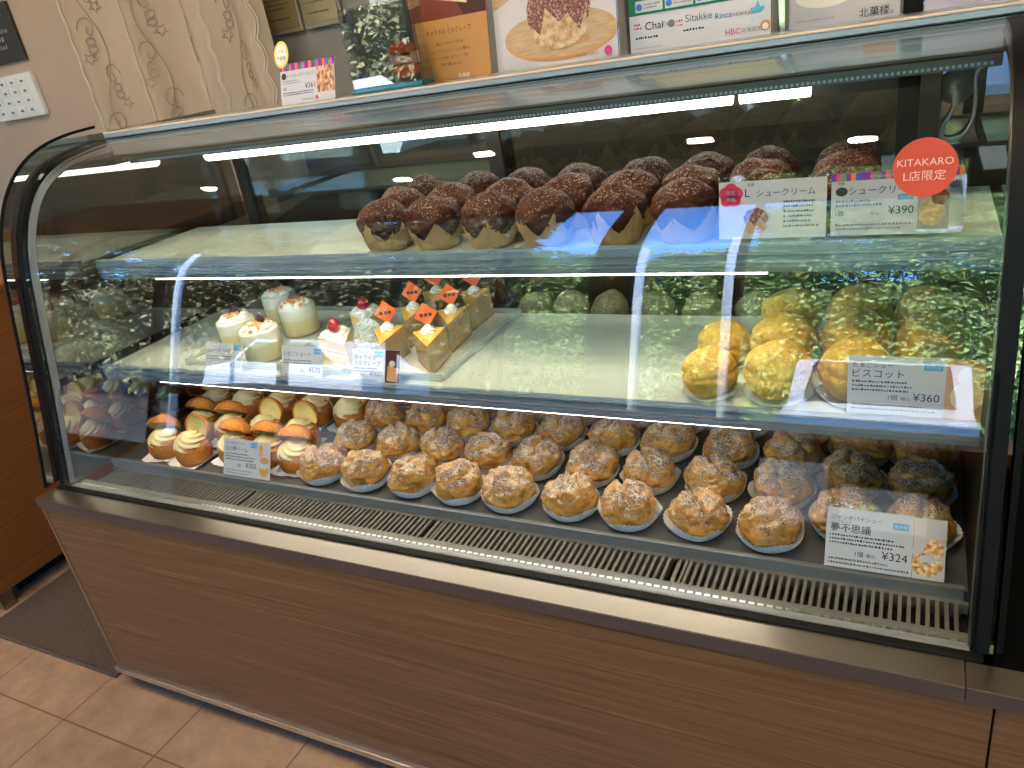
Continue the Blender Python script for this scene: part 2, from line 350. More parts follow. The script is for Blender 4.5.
def offset(prof, d):
    out = []
    for i, p in enumerate(prof):
        a = prof[max(i - 1, 0)]; b = prof[min(i + 1, len(prof) - 1)]
        ty, tz = b[0] - a[0], b[1] - a[1]; L = math.hypot(ty, tz) or 1
        out.append((p[0] + tz / L * d, p[1] - ty / L * d))
    return out
def tag(o, label, cat, group=None):
    o['label'] = label; o['category'] = cat
    if group: o['group'] = group
    return o
def thing(name, label, cat, loc=(0, 0, 0), rz=0.0, group=None, rx=0.0):
    o = bpy.data.objects.new(name, None); C.objects.link(o); o.empty_display_size = 0.05
    o.location = loc; o.rotation_euler = (rx, 0, rz); return tag(o, label, cat, group)
def struct(o):
    o['kind'] = 'structure'; return o
def dup(root, loc, rz, label, group=None):
    r = root.copy(); C.objects.link(r); r.location = loc; r.rotation_euler = (0, 0, rz); r['label'] = label
    if group: r['group'] = group
    for ch in root.children:
        c = ch.copy(); C.objects.link(c); c.parent = r
        for g in ch.children:
            d = g.copy(); C.objects.link(d); d.parent = c
    return r
_tc = {}
def text(body, size=1.0):
    if body not in _tc:
        cu = bpy.data.curves.new('text', 'FONT'); cu.body = body; cu.resolution_u = 3
        o = bpy.data.objects.new('text', cu); C.objects.link(o)
        me = bpy.data.meshes.new_from_object(o.evaluated_get(bpy.context.evaluated_depsgraph_get()))
        vs = [v.co[:2] for v in me.vertices]; fs = [list(p.vertices) for p in me.polygons]
        C.objects.unlink(o); bpy.data.objects.remove(o); bpy.data.curves.remove(cu); bpy.data.meshes.remove(me)
        x0 = min(v[0] for v in vs); x1 = max(v[0] for v in vs)
        _tc[body] = ([(x - x0, y) for x, y in vs], fs, x1 - x0)
    return _tc[body]

class Print:
    """flat artwork on a sheet standing in the local XZ plane (front towards -y); one mesh per part name"""
    def __init__(s): s.p = {}
    def _mb(s, part):
        return s.p.setdefault(part, (MB(), []))
    def _mi(s, part, mat):
        l = s.p[part][1]
        if mat not in l: l.append(mat)
        return l.index(mat)
    def poly(s, part, pts, mat, layer=1):
        mb, _ = s._mb(part); mi = s._mi(part, mat); y = -0.0004 * layer
        mb.add([(x, y, z) for x, z in pts], [list(range(len(pts)))], mi); return s
    def rect(s, part, x, z, w, h, mat, layer=1): return s.poly(part, [(x, z), (x + w, z), (x + w, z + h), (x, z + h)], mat, layer)
    def disc(s, part, x, z, rx, rz, mat, layer=1, n=28, wob=0.0, seed=0):
        rn = random.Random(seed); k = [1 + wob * rn.uniform(-1, 1) for _ in range(n)]
        return s.poly(part, [(x + rx * k[i] * math.cos(2 * PI * i / n), z + rz * k[i] * math.sin(2 * PI * i / n)) for i in range(n)], mat, layer)
    def text(s, part, body, x, z, h, mat, align='l', layer=2, width=None):
        vs, fs, w = text(body); mb, _ = s._mb(part); mi = s._mi(part, mat); sx = h
        if width: sx = width / w
        ox = x - (0 if align == 'l' else w * sx / 2 if align == 'c' else w * sx)
        mb.add([(ox + a * sx, -0.0004 * layer, z + b_ * h) for a, b_ in vs], fs, mi); return s
    def lines(s, part, x, z, w, n, dz, th, mat, seed=0, layer=2):
        """rows of print too fine to read: small dark strokes"""
        rn = random.Random(seed); th = th * .85
        for i in range(n):
            cx = x; ww = w * rn.uniform(0.75, 1.0)
            while cx < x + ww:
                l = th * rn.uniform(0.4, 1.0); s.rect(part, cx, z - i * dz, l, th * rn.uniform(0.6, 1.0), mat, layer); cx += l + th * rn.uniform(0.25, 0.6)
        return s
    def build(s, parent, labels=None):
        for part, (mb, mats) in s.p.items():
            o = mb.build(part, mats, parent)
        return parent

# ------------------------------------------------------------------ show case dimensions
XL, XR = -1.70, 0.112
YB = 1.62                                   # rear face
DECK, MID, UPP = 0.548, 0.764, 0.990        # standing heights
def chaikin(p, n=4):
    for _ in range(n):
        q = [p[0]]
        for a, b in zip(p[:-1], p[1:]):
            q += [(a[0] * .75 + b[0] * .25, a[1] * .75 + b[1] * .25), (a[0] * .25 + b[0] * .75, a[1] * .25 + b[1] * .75)]
        q.append(p[-1]); p = q
    return p
raw = [(.842, .556), (.893, .765), (.941, .985), (.965, 1.07), (1.0, 1.14), (1.045, 1.190), (1.10, 1.222), (1.17, 1.238), (1.25, 1.242)]
PROF = chaikin(raw, 4)

# ------------------------------------------------------------------ room
def box_struct(name, b, mat):
    return struct(MB().box(*b).build(name, mat))
RL, RR, RF, RB, RH = -9.0, 3.0, -2.5, 2.66, 3.70
box_struct('floor', (RL, RR, RF, RB, -0.1, 0), 'floor_tile')
box_struct('ceiling', (RL - .2, RR + .2, RF - .5, RB + .2, RH, RH + 0.2), 'ceiling_paint')
box_struct('wall_left', (RL - .2, RL, RF, RB + .2, 0, RH), 'wall_beige')
box_struct('wall_right', (RR, RR + .2, RF, RB + .2, 0, RH), 'wall_grey')
box_struct('wall_back', (RL, -3.38, RB, RB + .2, 0, RH), 'wall_beige')
box_struct('wall_kitchen', (-3.38, RR, RB, RB + .2, 0, RH), 'wall_grey')
box_struct('trim_1', (-3.40, -3.375, RB - .012, RB, 0, RH), 'trim_blue')
mb = MB().box(RL, RR, RF - .12, RF, 3.42, RH).box(RL, RR, RF - .12, RF, 0, 0.06)
struct(mb.build('wall_front', 'pillar_dark'))
mb = MB()
for x, w in ((-8.9, .12), (-7.2, .05), (-5.75, .05), (-4.3, .05), (-3.28, .05), (-2.42, .05), (-1.65, .26), (-0.88, .045), (0.95, .08), (2.2, .08)):
    mb.box(x - w / 2, x + w / 2, RF - .10, RF - .02, 0.06, 3.42)
mb.box(RL, RR, RF - .08, RF - .04, 0.06, 0.12)
struct(mb.build('window_1', 'pillar_dark'))
# ceiling lamps
i = 0
for x, y, lab in ((-0.23, -.30, 'round warm ceiling downlight above the photographer, mirrored by the red sticker'), (-0.90, .20, 'round warm ceiling downlight mirrored in the middle of the curved glass'),
                  (-2.75, -.45, 'round warm ceiling downlight mirrored left of the brown puffs'), (-2.0, .45, 'round warm ceiling downlight over the left end of the case'),
                  (-4.2, -.1, 'round warm ceiling downlight over the wooden cabinet side'), (0.8, -1.0, 'round warm ceiling downlight nearest the right wall')):
    t = thing('ceiling_downlight', lab, 'ceiling light', (x, y, RH), group='ceiling downlights')
    MB().lathe([(.062, -.004), (.082, -.010), (.086, -.006), (.086, 0)], 32, cap=False).build('trim_ring', 'white_plastic', t)
    MB().lathe([(0.0001, -.003), (.060, -.003)], 32, smooth=False).build('lamp_disc', 'downlight', t)
# door mat between case and cabinet
t = thing('door_mat', 'dark brown carpet mat on the floor left of the case', 'mat', (-2.03, 1.5, 0))
MB().box(-.295, .29, -.705, .70, 0, .008, bev=.003).build('carpet', 'mat_carpet', t)
MB().box(-.295, .29, -.714, -.705, 0, .006, bev=.002).build('border', 'frame_bronze', t)
# wooden cabinet on the left
t = thing('wooden_cabinet', 'reddish brown wooden counter cabinet left of the case under the switch panel', 'cabinet', (-2.88, 1.75, 0))
MB().box(-.52, .53, -.88, .60, .055, .875).build('body', 'oak_side', t)
MB().box(-.525, .535, -.885, .60, .875, .893, bev=.003).build('countertop', 'oak_side', t)
MB().box(-.50, .47, -.80, .86, 0.0, .055).build('toe_kick', 'void_black', t)
MB().box(.47, .53, -.88, -.84, 0.0, .055).build('foot', 'steel', t)
# curtain with embroidered vines
CX0, CX1, CY = -3.43, -2.22, 2.50
def curt(u, z):
    x = CX0 + (CX1 - CX0) * u
    d = 0.040 * math.sin(u * 24 + 0.4) + 0.045 * math.sin(u * 11.3 + 2.0) + 0.008 * math.sin(u * 50 + z * 1.5)
    return Vector((x + 0.012 * math.sin(u * 20 + z), CY + d + 0.02 * math.sin(z * 1.2 + u * 9), z))
cur = thing('lace_curtain', 'beige curtain with embroidered vines and stars on the back wall', 'curtain', (0, 0, 0))
nu, nv = 150, 24
MB().grid([curt(i / (nu - 1), .78 + (3.60 - .78) * j / (nv - 1)) for i in range(nu) for j in range(nv)], nu, nv).build('cloth', 'curtain_cloth', cur)
def ribbon(mb, pts, w):
    P = [curt(u, z) + Vector((0, -0.004, 0)) for u, z in pts]
    vs = []
    for i, p in enumerate(P):
        a = P[max(i - 1, 0)]; b = P[min(i + 1, len(P) - 1)]; t = (b - a); n = Vector((-t.z, 0, t.x))
        if n.length < 1e-6: n = Vector((1, 0, 0))
        n.normalize(); vs += [p + n * w / 2, p - n * w / 2]
    mb.add(vs, [(2 * i, 2 * i + 1, 2 * i + 3, 2 * i + 2) for i in range(len(P) - 1)], 0, True)
emb = MB(); sca = MB(); UW = CX1 - CX0
for k, u0 in enumerate((0.07, 0.25, 0.47, 0.66, 0.86)):
    ribbon(emb, [(u0 + 0.022 * math.sin(z * 12 + k * 2), z) for z in [0.85 + i * 0.02 for i in range(136)]], 0.005)
    for j in range(14):
        z0 = 0.98 + j * 0.19 + k * 0.06; sg = 1 if (j + k) % 2 else -1
        ribbon(emb, [(u0 + (sg * (0.02 + 0.055 * (1 - q) * math.cos(q * 7.0) * .8)) / 1.0 * 0.6, z0 + 0.05 * (1 - q * .75) * math.sin(q * 7.0)) for q in [i / 24 for i in range(25)]], 0.0055)
        cx, cz = u0 - sg * 0.030, z0 + 0.075
        ribbon(emb, [(cx + (0.024 if i % 2 else 0.011) * math.sin(i * PI / 5) / UW, cz + (0.024 if i % 2 else 0.011) * math.cos(i * PI / 5)) for i in range(11)], 0.006)
        for q in (0, 1):
            lx, lz = u0 + sg * 0.015, z0 - 0.05 - q * .03
            ribbon(emb, [(lx + 0.012 * math.sin(i * PI / 3), lz + 0.016 * math.cos(i * PI / 3)) for i in range(7)], 0.008)
for u0 in (0.165, 0.365, 0.57, 0.755, 0.955):
    for d in (0, .008):
        ribbon(sca, [(u0 + d + 0.014 * abs(math.sin(z * 26)), z) for z in [0.85 + i * 0.01 for i in range(270)]], 0.006)
emb.build('embroidery', 'thread', cur); sca.build('scalloped_border', 'thread_light', cur)
# switch panel and black plaque on the beige wall
t = thing('switch_panel', 'off white wall panel with rows of switches under the black plaque', 'switch panel', (-4.10, RB, 1.31))
MB().box(-.20, .185, -.03, 0, 0, .205, bev=.008).build('housing', 'white_plastic', t)
for r in range(4):
    for c in range(4):
        b = MB().box(-.165 + c * .082, -.165 + c * .082 + .062, -.035, -.030, .02 + r * .045, .02 + r * .045 + .034, bev=.002).build('switch_button', 'white_plastic', t)
        MB().box(-.165 + c * .082 + .020, -.165 + c * .082 + .042, -.037, -.035, .03 + r * .045, .034 + r * .045 + .006).build('indicator', 'ink_soft', b)
t = thing('wall_plaque', 'black plaque with metal lettering on the beige wall above the switch panel', 'plaque', (-4.08, RB, 1.57))
MB().box(-.20, .165, -.018, 0, 0, .26, bev=.004).build('backing', 'plaque_dark', t)
p = Print()
for r in range(5): p.lines('lettering', -.17, .20 - r * .035, .28, 1, .03, .024, 'plaque_metal', seed=r, layer=0)
o = p.build(t)
for ch in t.children:
    if ch.name.startswith('lettering'): ch.location = (0, -.0195, 0)
for j, (x0, lab) in enumerate(((-2.365, 'gold plaque on the grey wall right beside the curtain edge'), (-2.165, 'gold plaque on the grey wall, partly behind the white poster'))):
    t = thing('gold_plaque', lab, 'plaque', (x0, RB, 1.455), group='gold plaques on the back wall')
    MB().box(0, .185, -.02, 0, 0, .27, bev=.003).build('backing', 'plaque_edge', t)
    MB().box(.012, .173, -.024, -.02, .018, .255).build('engraved_plate', 'plaque_gold', t)
    for z0, q in ((.17, .007), (.135, .006), (.119, .006), (.103, .006), (.087, .006), (.05, .008)):
        Print().lines('engraving', .03, z0, .12, 1, .03, q, 'ink', seed=j + int(z0 * 1000)).build(t)
    for ch in t.children:
        if ch.name.startswith('engraving'): ch.location = (0, -.0243, 0)
# dark work counter behind the case
t = thing('back_counter', 'dark work counter in the shade behind the glass case', 'counter', (-.7, 2.42, 0))
MB().box(-1.45, 2.6, -.2, .235, 0.0, .90).build('body', 'frame_bronze', t)
MB().box(-1.47, 2.62, -.22, .235, .90, .93, bev=.004).build('worktop', 'deck_metal', t)

# ------------------------------------------------------------------ the refrigerated case
case = thing('display_case', 'long curved-glass refrigerated cake case with wooden front panel', 'display case', (0, 0, 0))
def cbox(name, b, mat, bev=0.0, parent=case): return MB().box(*b, bev=bev).build(name, mat, parent)
cbox('front_panel', (XL + .009, XR, .787, .80, .062, .531), 'oak_front')
cbox('edge_strip', (XL - .001, XL + .009, .785, .80, .046, .531), 'steel', .001)
cbox('bottom_trim', (XL - .001, XR, .776, .80, .046, .062), 'aluminium', .0015)
cbox('plinth', (XL + .02, XR, .83, .845, 0.0, .046), 'void_black')
cbox('floor_rail', (XL + .02, XR, .815, .83, 0.0, .016), 'rubber_black', .002)
cbox('cabinet_body', (XL, XR, .80, 1.60, .046, .500), 'black_panel')
MB().prism([(.784, .531), (.784, .553), (.827, .553), (.827, .545), (.790, .545), (.790, .531)], 'x', XL - .004, .082).build('front_ledge', 'steel', case)
MB().box(XL - .004, .082, .7825, .784, .530, .5515).build('ledge_fascia', 'steel_dark', case)
cbox('gasket', (XL + .01, XR - .01, .827, .841, .536, .557), 'rubber_black', .002)
cbox('glass_track', (XL + .03, XR - .02, .848, .862, .536, .551), 'trim_grey', .004)
mb = MB()                                                   # perforated strip
for k in range(140):
    x = XL + .045 + k * .0124; mb.box(x, x + .008, .864, .869, .5462, .5482)
mb.build('perforated_strip', 'aluminium', case)
mb = MB().box(XL + .03, XR - .02, .862, .884, .520, .5462).box(XL + .03, XR - .02, .950, .957, .520, .536)
k = 0; x = XL + .05
while x < XR - .03:
    if k % 40 == 0: mb.box(x, x + .02, .884, .950, .526, .536)
    mb.box(x, x + .0048, .884, .950, .526, .536); x += .0112; k += 1
mb.build('air_grille', 'grille_metal', case)
cbox('grille_well', (XL + .03, XR - .02, .862, .957, .500, .506), 'void_black')
cbox('deck_lip', (XL + .03, XR - .026, .957, .966, .500, .556), 'lip_metal', .0015)
cbox('deck', (XL + .03, XR - .02, .966, 1.57, .53, DECK - .003), 'deck_metal')
# end frames: black band, chrome strip, glass end panel
fullprof = PROF
rear_line = [(YB, 1.242), (YB, .553)]
def band(x0, x1, o0, o1, name, mat):
    a = offset(PROF, o0); b = offset(PROF, o1); k = len(a)
    vs = [(x, *p) for x in (x0, x1) for q in (a, b) for p in q]; fs = []
    A, B, Cc, D = 0, k, 2 * k, 3 * k
    for i in range(k - 1):
        fs += [(A + i, A + i + 1, B + i + 1, B + i), (Cc + i, D + i, D + i + 1, Cc + i + 1), (A + i, Cc + i, Cc + i + 1, A + i + 1), (B + i, B + i + 1, D + i + 1, D + i)]
    fs += [(A, B, D, Cc), (A + k - 1, Cc + k - 1, D + k - 1, B + k - 1)]
    return MB().add(vs, fs, 0, False).build(name, mat, case)
band(XL + .002, XL + .020, 0.0, .030, 'end_gasket', 'rubber_black')
band(XL + .020, XL + .026, .012, .026, 'end_trim', 'trim_grey')
band(XL - .002, XL + .002, -.034, -.028, 'glass_edge', 'rubber_black')
band(XR - .024, XR - .004, 0.0, .034, 'end_gasket', 'rubber_black')
band(XR - .026, XR - .024, .012, .018, 'end_trim', 'steel_dark')
ol = [p for p in offset(PROF, -.030) if p[0] < 1.10] + [(1.16, 1.262), (1.245, 1.258), (YB, 1.258), (YB, .553)]
MB().prism(ol, 'x', XL - .006, XL).build('end_glass_panel', 'end_glass', case)
il = offset(PROF, .02)
low = [p for p in il if p[1] < MID] + [(il[[i for i, p in enumerate(il) if p[1] < MID][-1]][0] + .005, MID), (YB - .02, MID), (YB - .02, .55)]
MB().prism(low, 'x', XL + .0262, XL + .029).build('mirror_panel', 'mirror_glass', case)
MB().prism(PROF + [(YB, 1.242), (YB, .553)], 'x', XR - .004, XR).build('end_glass_panel', 'end_glass', case)
MB().prism([p for p in offset(PROF, .0) if p[1] < .90] + [(YB, .90), (YB, .553)], 'x', XR - .022, XR - .018).build('end_lower_panel', 'black_panel', case)
# curved front glass
MB().sheet(PROF, XL + .021, XR - .024, .006).build('front_glass', 'front_glass', case)
# top rail and top plate
rail = [(1.242, 1.2375), (1.242, 1.2405), (1.246, 1.2425), (1.246, 1.2445), (1.242, 1.2465), (1.242, 1.2535), (1.246, 1.257), (1.285, 1.258), (1.285, 1.206), (1.250, 1.206), (1.250, 1.2375)]
MB().prism(rail, 'x', XL + .03, XR).build('top_rail', 'rail_metal', case)
cbox('rail_edge', (XL + .03, XR, 1.2415, 1.246, 1.2545, 1.2585), 'rail_bright', .001)
cbox('rail_groove', (XL + .03, XR, 1.2455, 1.2465, 1.2425, 1.2445), 'rubber_black')
cbox('front_shelf', (XL + .03, XR, 1.285, 1.346, 1.2475, 1.258), 'aluminium', .001)
cbox('top_plate', (XL, XR, 1.285, YB, 1.235, 1.247), 'aluminium', .001)
cbox('top_soffit', (XL + .03, XR - .02, 1.285, 1.36, 1.180, 1.235), 'soffit_grey')
cbox('soffit_line', (XL + .03, XR - .02, 1.2835, 1.2855, 1.196, 1.199), 'rubber_black')
mb = MB()
for k in range(230):
    x = XL + .06 + k * .0075; mb.box(x, x + .0042, 1.2838, 1.2855, 1.183, 1.187)
mb.build('led_reflection_dots', 'white_plastic', case)  # white dots imitate the reflection of the LEDs below the rail
# lamp tubes under the top
cbox('lamp_housing', (XL + .06, XR - .10, 1.43, 1.49, 1.182, 1.235), 'frame_dark', .003)
for a, b in ((-1.60, -1.535), (-1.525, -.300), (-.285, -.17)):
    MB().tube([(a, 1.46, 1.163), (b, 1.46, 1.163)], .0175, 16).build('lamp_tube', 'tube_light', case)
# rear sliding doors
cbox('rear_header', (XL, XR, YB - .05, YB, 1.17, 1.235), 'frame_dark', .002)  # near-black colour carries the shade behind the lamp
cbox('rear_sill', (XL, XR, YB - .05, YB, .50, .60), 'frame_bronze', .002)
for k, (a, b, y) in enumerate(((XL + .03, -.82, YB - .022), (-.87, -.005, YB - .040))):
    d = MB()
    d.box(a, a + .035, y, y + .016, .60, 1.17).box(b - .035, b, y, y + .016, .60, 1.17).box(a, b, y, y + .016, 1.13, 1.17).box(a, b, y, y + .016, .60, .64)
    d = d.build('sliding_door', 'frame_dark', case)
    MB().box(a + .035, b - .035, y + .005, y + .010, .64, 1.13).build('glass_pane', 'rear_glass', d)
cbox('rear_post', (-.005, .028, YB - .05, YB, .60, 1.17), 'frame_bronze', .002)
cbox('rear_side_pane', (.028, XR - .004, YB - .022, YB - .017, .60, 1.17), 'end_glass')
# shelves
def shelf(z, y0, name, zf0, zf1):
    s = MB().box(XL + .034, XR - .012, y0 + .008, 1.415, z - .009, z - .001).build(name, 'shelf_plate', case)
    MB().prism([(y0, zf0), (y0 - .004, zf0 + .010), (y0 - .002, zf1 - .004), (y0, zf1), (y0 + .008, zf1), (y0 + .008, zf0)], 'x', XL + .032, XR - .010).build('shelf_fascia', 'fascia_metal', s)
    mb = MB()
    for k in range(2): mb.box(XL + .032, XR - .010, y0 - .0055, y0 - .003, zf0 + .016 + k * .012, zf0 + .018 + k * .012)
    mb.build('price_rail_line', 'aluminium', s)
    MB().box(XL + .20, XR - .30, y0 + .009, y0 + .028, zf0 - .0062, zf0 - .0012, bev=.001).build('led_strip', 'led_light', s)
    for x in (XL + .06, -.83, XR - .05):
        MB().prism([(1.36, z - .010), (1.36, z - .018), (YB - .055, z - .05), (YB - .055, z - .010)], 'x', x, x + .004).build('bracket', 'steel', s)
    return s
shelf(UPP, 1.107, 'upper_shelf', .953, .997)
shelf(MID, 1.026, 'middle_shelf', .738, .770)
# narrow rear rack for the dusty puffs
cbox('rear_rack', (-.95, .02, 1.455, YB - .055, .672, .680), 'steel', .001)

# suction hook with its cable inside the rear right corner
t = thing('suction_sensor', 'round white suction cup with looped white cable inside upper right corner', 'sensor', (.050, YB - .023, 1.121))
Ty = Matrix.Rotation(PI / 2, 4, 'X')
MB().lathe([(0.0001, .020), (.013, .020), (.016, .010), (.026, .007), (.029, 0.0), (.0001, 0.0)], 32, T=Ty).build('suction_cup', 'grey_plastic', t)
MB().tube([(0, -.020, .004), (0, -.024, -.010), (0, -.022, -.028)], .0055, 10).build('cap_handle', 'white_plastic', t)
MB().tube([Vector(p) for p in chaikin([(0, -.022), (-.004, -.040), (-.020, -.066), (-.014, -.088), (.012, -.086), (.030, -.060), (.034, -.02), (.028, .015), (.036, .030), (.046, .034)], 3) and [(x, -.020, z) for x, z in chaikin([(0, -.022), (-.004, -.040), (-.020, -.066), (-.014, -.088), (.012, -.086), (.028, -.060), (.030, -.02), (.026, .012), (.030, .026), (.038, .030)], 3)]], .0028, 8).build('cable', 'white_plastic', t)

# neighbouring black unit on the right
t = thing('neighbouring_case', 'black sided case adjoining the right end of the cake case', 'display case', (0, 0, 0))
MB().box(XR + .003, .75, .80, 1.60, .046, .535).build('body', 'black_panel', t)
MB().prism([(.858, .553)] + [p for p in offset(PROF, -.002) if .56 < p[1] < .97] + [(YB, .97), (YB, .553)], 'x', XR + .003, XR + .010).build('side_panel', 'black_panel', t)
MB().prism([(.784, .531), (.784, .553), (.826, .553), (.826, .545), (.792, .545), (.790, .531)], 'x', .0835, .75).build('front_ledge', 'steel', t)
MB().box(XR + .003, .75, .787, .80, .062, .530).build('front_panel', 'oak_front', t)
MB().box(.0835, .75, .7825, .784, .530, .5515).build('ledge_fascia', 'steel_dark', t)

# ------------------------------------------------------------------ pastries
def blob(seed, rx, ry, rz, fn, sub=4, zc=0.0, zmin=None):
    bm = bmesh.new(); bmesh.ops.create_icosphere(bm, subdivisions=sub, radius=1.0); off = Vector((seed * 7.31, seed * 3.7, seed * 1.9))
    for v in bm.verts:
        d = v.co.normalized(); k = fn(d, off); p = Vector((d.x * rx * k, d.y * ry * k, d.z * rz * k + zc))
        if zmin is not None and p.z < zmin: p.z = zmin + (p.z - zmin) * 0.08
        v.co = p
    bm.verts.index_update(); mb = MB().add([v.co[:] for v in bm.verts], [[v.index for v in f.verts] for f in bm.faces], 0, True); bm.free(); return mb
nz = lambda p: noise.noise(p)
def pie_fn(seed):
    rn = random.Random(seed); a = rn.uniform(0, PI); c = Vector((math.cos(a), math.sin(a), 0)); sh = rn.uniform(-.25, .25); tilt = rn.uniform(.5, 1.0)
    def f(d, off):
        k = 1.0 + .20 * nz(d * 1.5 + off) + .12 * (0.35 - abs(nz(d * 2.6 + off * 1.7))) + .07 * nz(d * 5 + off) + .05 * nz(d * 10 + off) - .035 * abs(nz(d * 15 + off)) + .02 * nz(d * 26 + off)
        if d.z > 0.1:
            w = d.dot(c) - sh + .22 * nz(d * 2.3 + off * 2)
            k -= .27 * tilt * math.exp(-(w / .11) ** 2) * min(1, (d.z - .1) * 1.7)
            k += .09 * math.exp(-((w - .24) / .12) ** 2) * d.z
            u = d.dot(Vector((-c.y, c.x, 0))) + .25 * nz(d * 3 + off)
            k -= .13 * math.exp(-((u - .2) / .09) ** 2) * d.z
        return k
    return f
def cup_mesh(r0, r1, h, seed, pleats=44, square=.05, name='paper_cup', mat='paper_white', amp=.018):
    rn = random.Random(seed); ph = rn.uniform(0, PI / 2); nsec = pleats * 4; vs = []; rows = 5
    for i in range(nsec):
        a = 2 * PI * i / nsec; sq = square * math.cos(4 * (a - ph)); pl = math.cos(pleats * a)
        for j in range(rows):
            t = j / (rows - 1); r = (r0 + (r1 - r0) * t ** .8) * (1 + sq * t + amp * pl * (.3 + .7 * t)); wav = .0025 * math.sin(5 * a + seed) * t
            vs.append((r * math.cos(a), r * math.sin(a), .0012 + h * (t ** 1.25) * (1 + .30 * square * 4 * math.cos(4 * (a - ph)) * t) + wav))
    fs = [(i * rows + j, ((i + 1) % nsec) * rows + j, ((i + 1) % nsec) * rows + j + 1, i * rows + j + 1) for i in range(nsec) for j in range(rows - 1)]
    fs.append([i * rows for i in range(nsec)][::-1])
    return MB().add(vs, fs, 0, True).mesh(name, mat)
ORD = ['first', 'second', 'third', 'fourth', 'fifth', 'sixth', 'seventh', 'eighth', 'ninth', 'tenth', 'eleventh']
def place(protos, loc, rz, label, group, idx):
    root, used = protos[idx % len(protos)]
    if not used:
        protos[idx % len(protos)][1] = True
        root.location = loc; root.rotation_euler = (0, 0, rz); root['label'] = label; root['group'] = group; return root
    return dup(root, loc, rz, label, group)

# sugar dusted pies
rn = random.Random(4)
pies = []
for s in range(7):
    t = thing('pie_puff', 'sugar-dusted pie puff', 'pastry')
    link('pastry', blob(s + 1, .0460, .0450, .0350, pie_fn(s + 11), 5, .035, .004).mesh('pastry', 'pie_crust'), t)
    link('paper_cup', cup_mesh(.036, .0525, .024, s, square=.045, amp=.022), t); pies.append([t, False])
cols = [-1.065, -.953, -.843, -.735, -.628, -.512, -.403, -.288, -.176, -.073, .031]
rows = [1.022, 1.131, 1.240, 1.349, 1.458]; rown = ['front row', 'second row', 'third row', 'fourth row', 'back row']
k = 0
for ri, y in enumerate(rows):
    for ci, x in enumerate(cols):
        n_ = len(cols); pos = f'{ORD[ci]} from the left' if ci < 6 else ('rightmost' if ci == n_ - 1 else f'{ORD[n_ - 1 - ci]} from the right')
        place(pies, (min(x + rn.uniform(-.002, .002) + .004 * ri, .031), y + rn.uniform(-.002, .002) + (.048 if ci > 8 else 0), DECK - .003), rn.uniform(0, 6.28), f'sugar-dusted golden pie puff in white paper cup, {rown[ri]}, {pos}', 'pie puffs on the lower deck', k + ri * 3); k += 1

# cream filled domes with lids
def cream_swirl(r, h, seed, turns=7, lean=0.0):
    vs = []; nu_, nv_ = 72, 16
    for i in range(nu_):
        a = 2 * PI * i / nu_
        for j in range(nv_):
            t = j / (nv_ - 1); rr = r * (math.cos(t * PI / 2) ** .75) * (1 + .13 * math.cos(turns * (a + t * 2.6 + seed)) * (1 - t * .5)); z = h * t
            vs.append((rr * math.cos(a), rr * math.sin(a) + lean * t, z))
    fs = [(i * nv_ + j, ((i + 1) % nu_) * nv_ + j, ((i + 1) % nu_) * nv_ + j + 1, i * nv_ + j + 1) for i in range(nu_) for j in range(nv_ - 1)]
    return MB().add(vs, fs, 0, True)
domes = []
for s, (open_, yaw) in enumerate(((46, .5), (102, 0.1), (38, -.1), (96, .15), (42, -.25))):
    t = thing('cream_dome', 'cream dome', 'pastry')
    sh = MB().lathe([(.0001, .002), (.030, .002), (.0375, .007), (.0405, .018), (.0410, .030), (.0390, .041), (.0365, .046), (.030, .047), (.0001, .047)], 44)
    sh.v = [(x * (1 + .05 * nz(Vector((x, y, z)) * 30 + Vector((s, 0, 0)))), y * (1 + .05 * nz(Vector((x, y, z)) * 30 + Vector((0, s, 0)))), z) for x, y, z in sh.v]
    link('bottom_shell', sh.mesh('bottom_shell', 'dome_crust'), t)
    c = cream_swirl(.0330, .027 if open_ < 60 else .034, s).build('cream', 'cream_yellow', t); c.location = (0, -.004, .045); c.rotation_euler = (R(10), 0, 0)
    lid = MB(); a0 = [(0.0001, .023), (.012, .0225), (.024, .018), (.034, .010), (.0392, .001), (.0390, -.002), (.0365, -.003), (.0345, 0), (.029, .007), (.020, .0135), (.010, .016), (0.0001, .0165)]
    lid.lathe([(r, z) for r, z in a0[:8]], 40, 0, cap=False); lid.lathe([(r, z) for r, z in a0[7:]], 40, 1, cap=False)
    rr = random.Random(s)
    lid.v = [(x + .002 * nz(Vector((x, y, z)) * 60 + Vector((s, 0, 0))), y, z + .002 * nz(Vector((x, y, z)) * 70 + Vector((0, s, 0)))) for x, y, z in lid.v]
    o = lid.build('lid', ['dome_crust', 'choux_inside'], t)
    o.rotation_euler = (-R(open_), 0, 0)                      # tipped back on the cream, or standing behind it
    o.location = (0, .012, .0670) if open_ < 60 else (0, .028, .068); q_ = .97 if open_ < 60 else .93; o.scale = (q_, q_, q_ * 1.25)
    vs = []
    for i in range(13):
        for j in range(13):
            x = (i - 6) / 6 * .046; y = (j - 6) / 6 * .043; e = max(abs(i - 6), abs(j - 6)) / 6
            vs.append((x, y, .0012 + .010 * max(0, e - .8) * 5 * (1 if abs(i - 6) >= abs(j - 6) else .2) + .001 * math.sin(x * 200 + s)))
    MB().grid(vs, 13, 13).build('paper_sheet', 'paper_white', t)
    domes.append([t, False])
drow = ((1.018, (-1.545, -1.445, -1.335, -1.238, -1.155)), (1.120, (-1.525, -1.420, -1.310, -1.205, -1.165)), (1.228, (-1.585, -1.475, -1.362, -1.255, -1.150)), (1.336, (-1.58, -1.47, -1.36, -1.25, -1.145)))
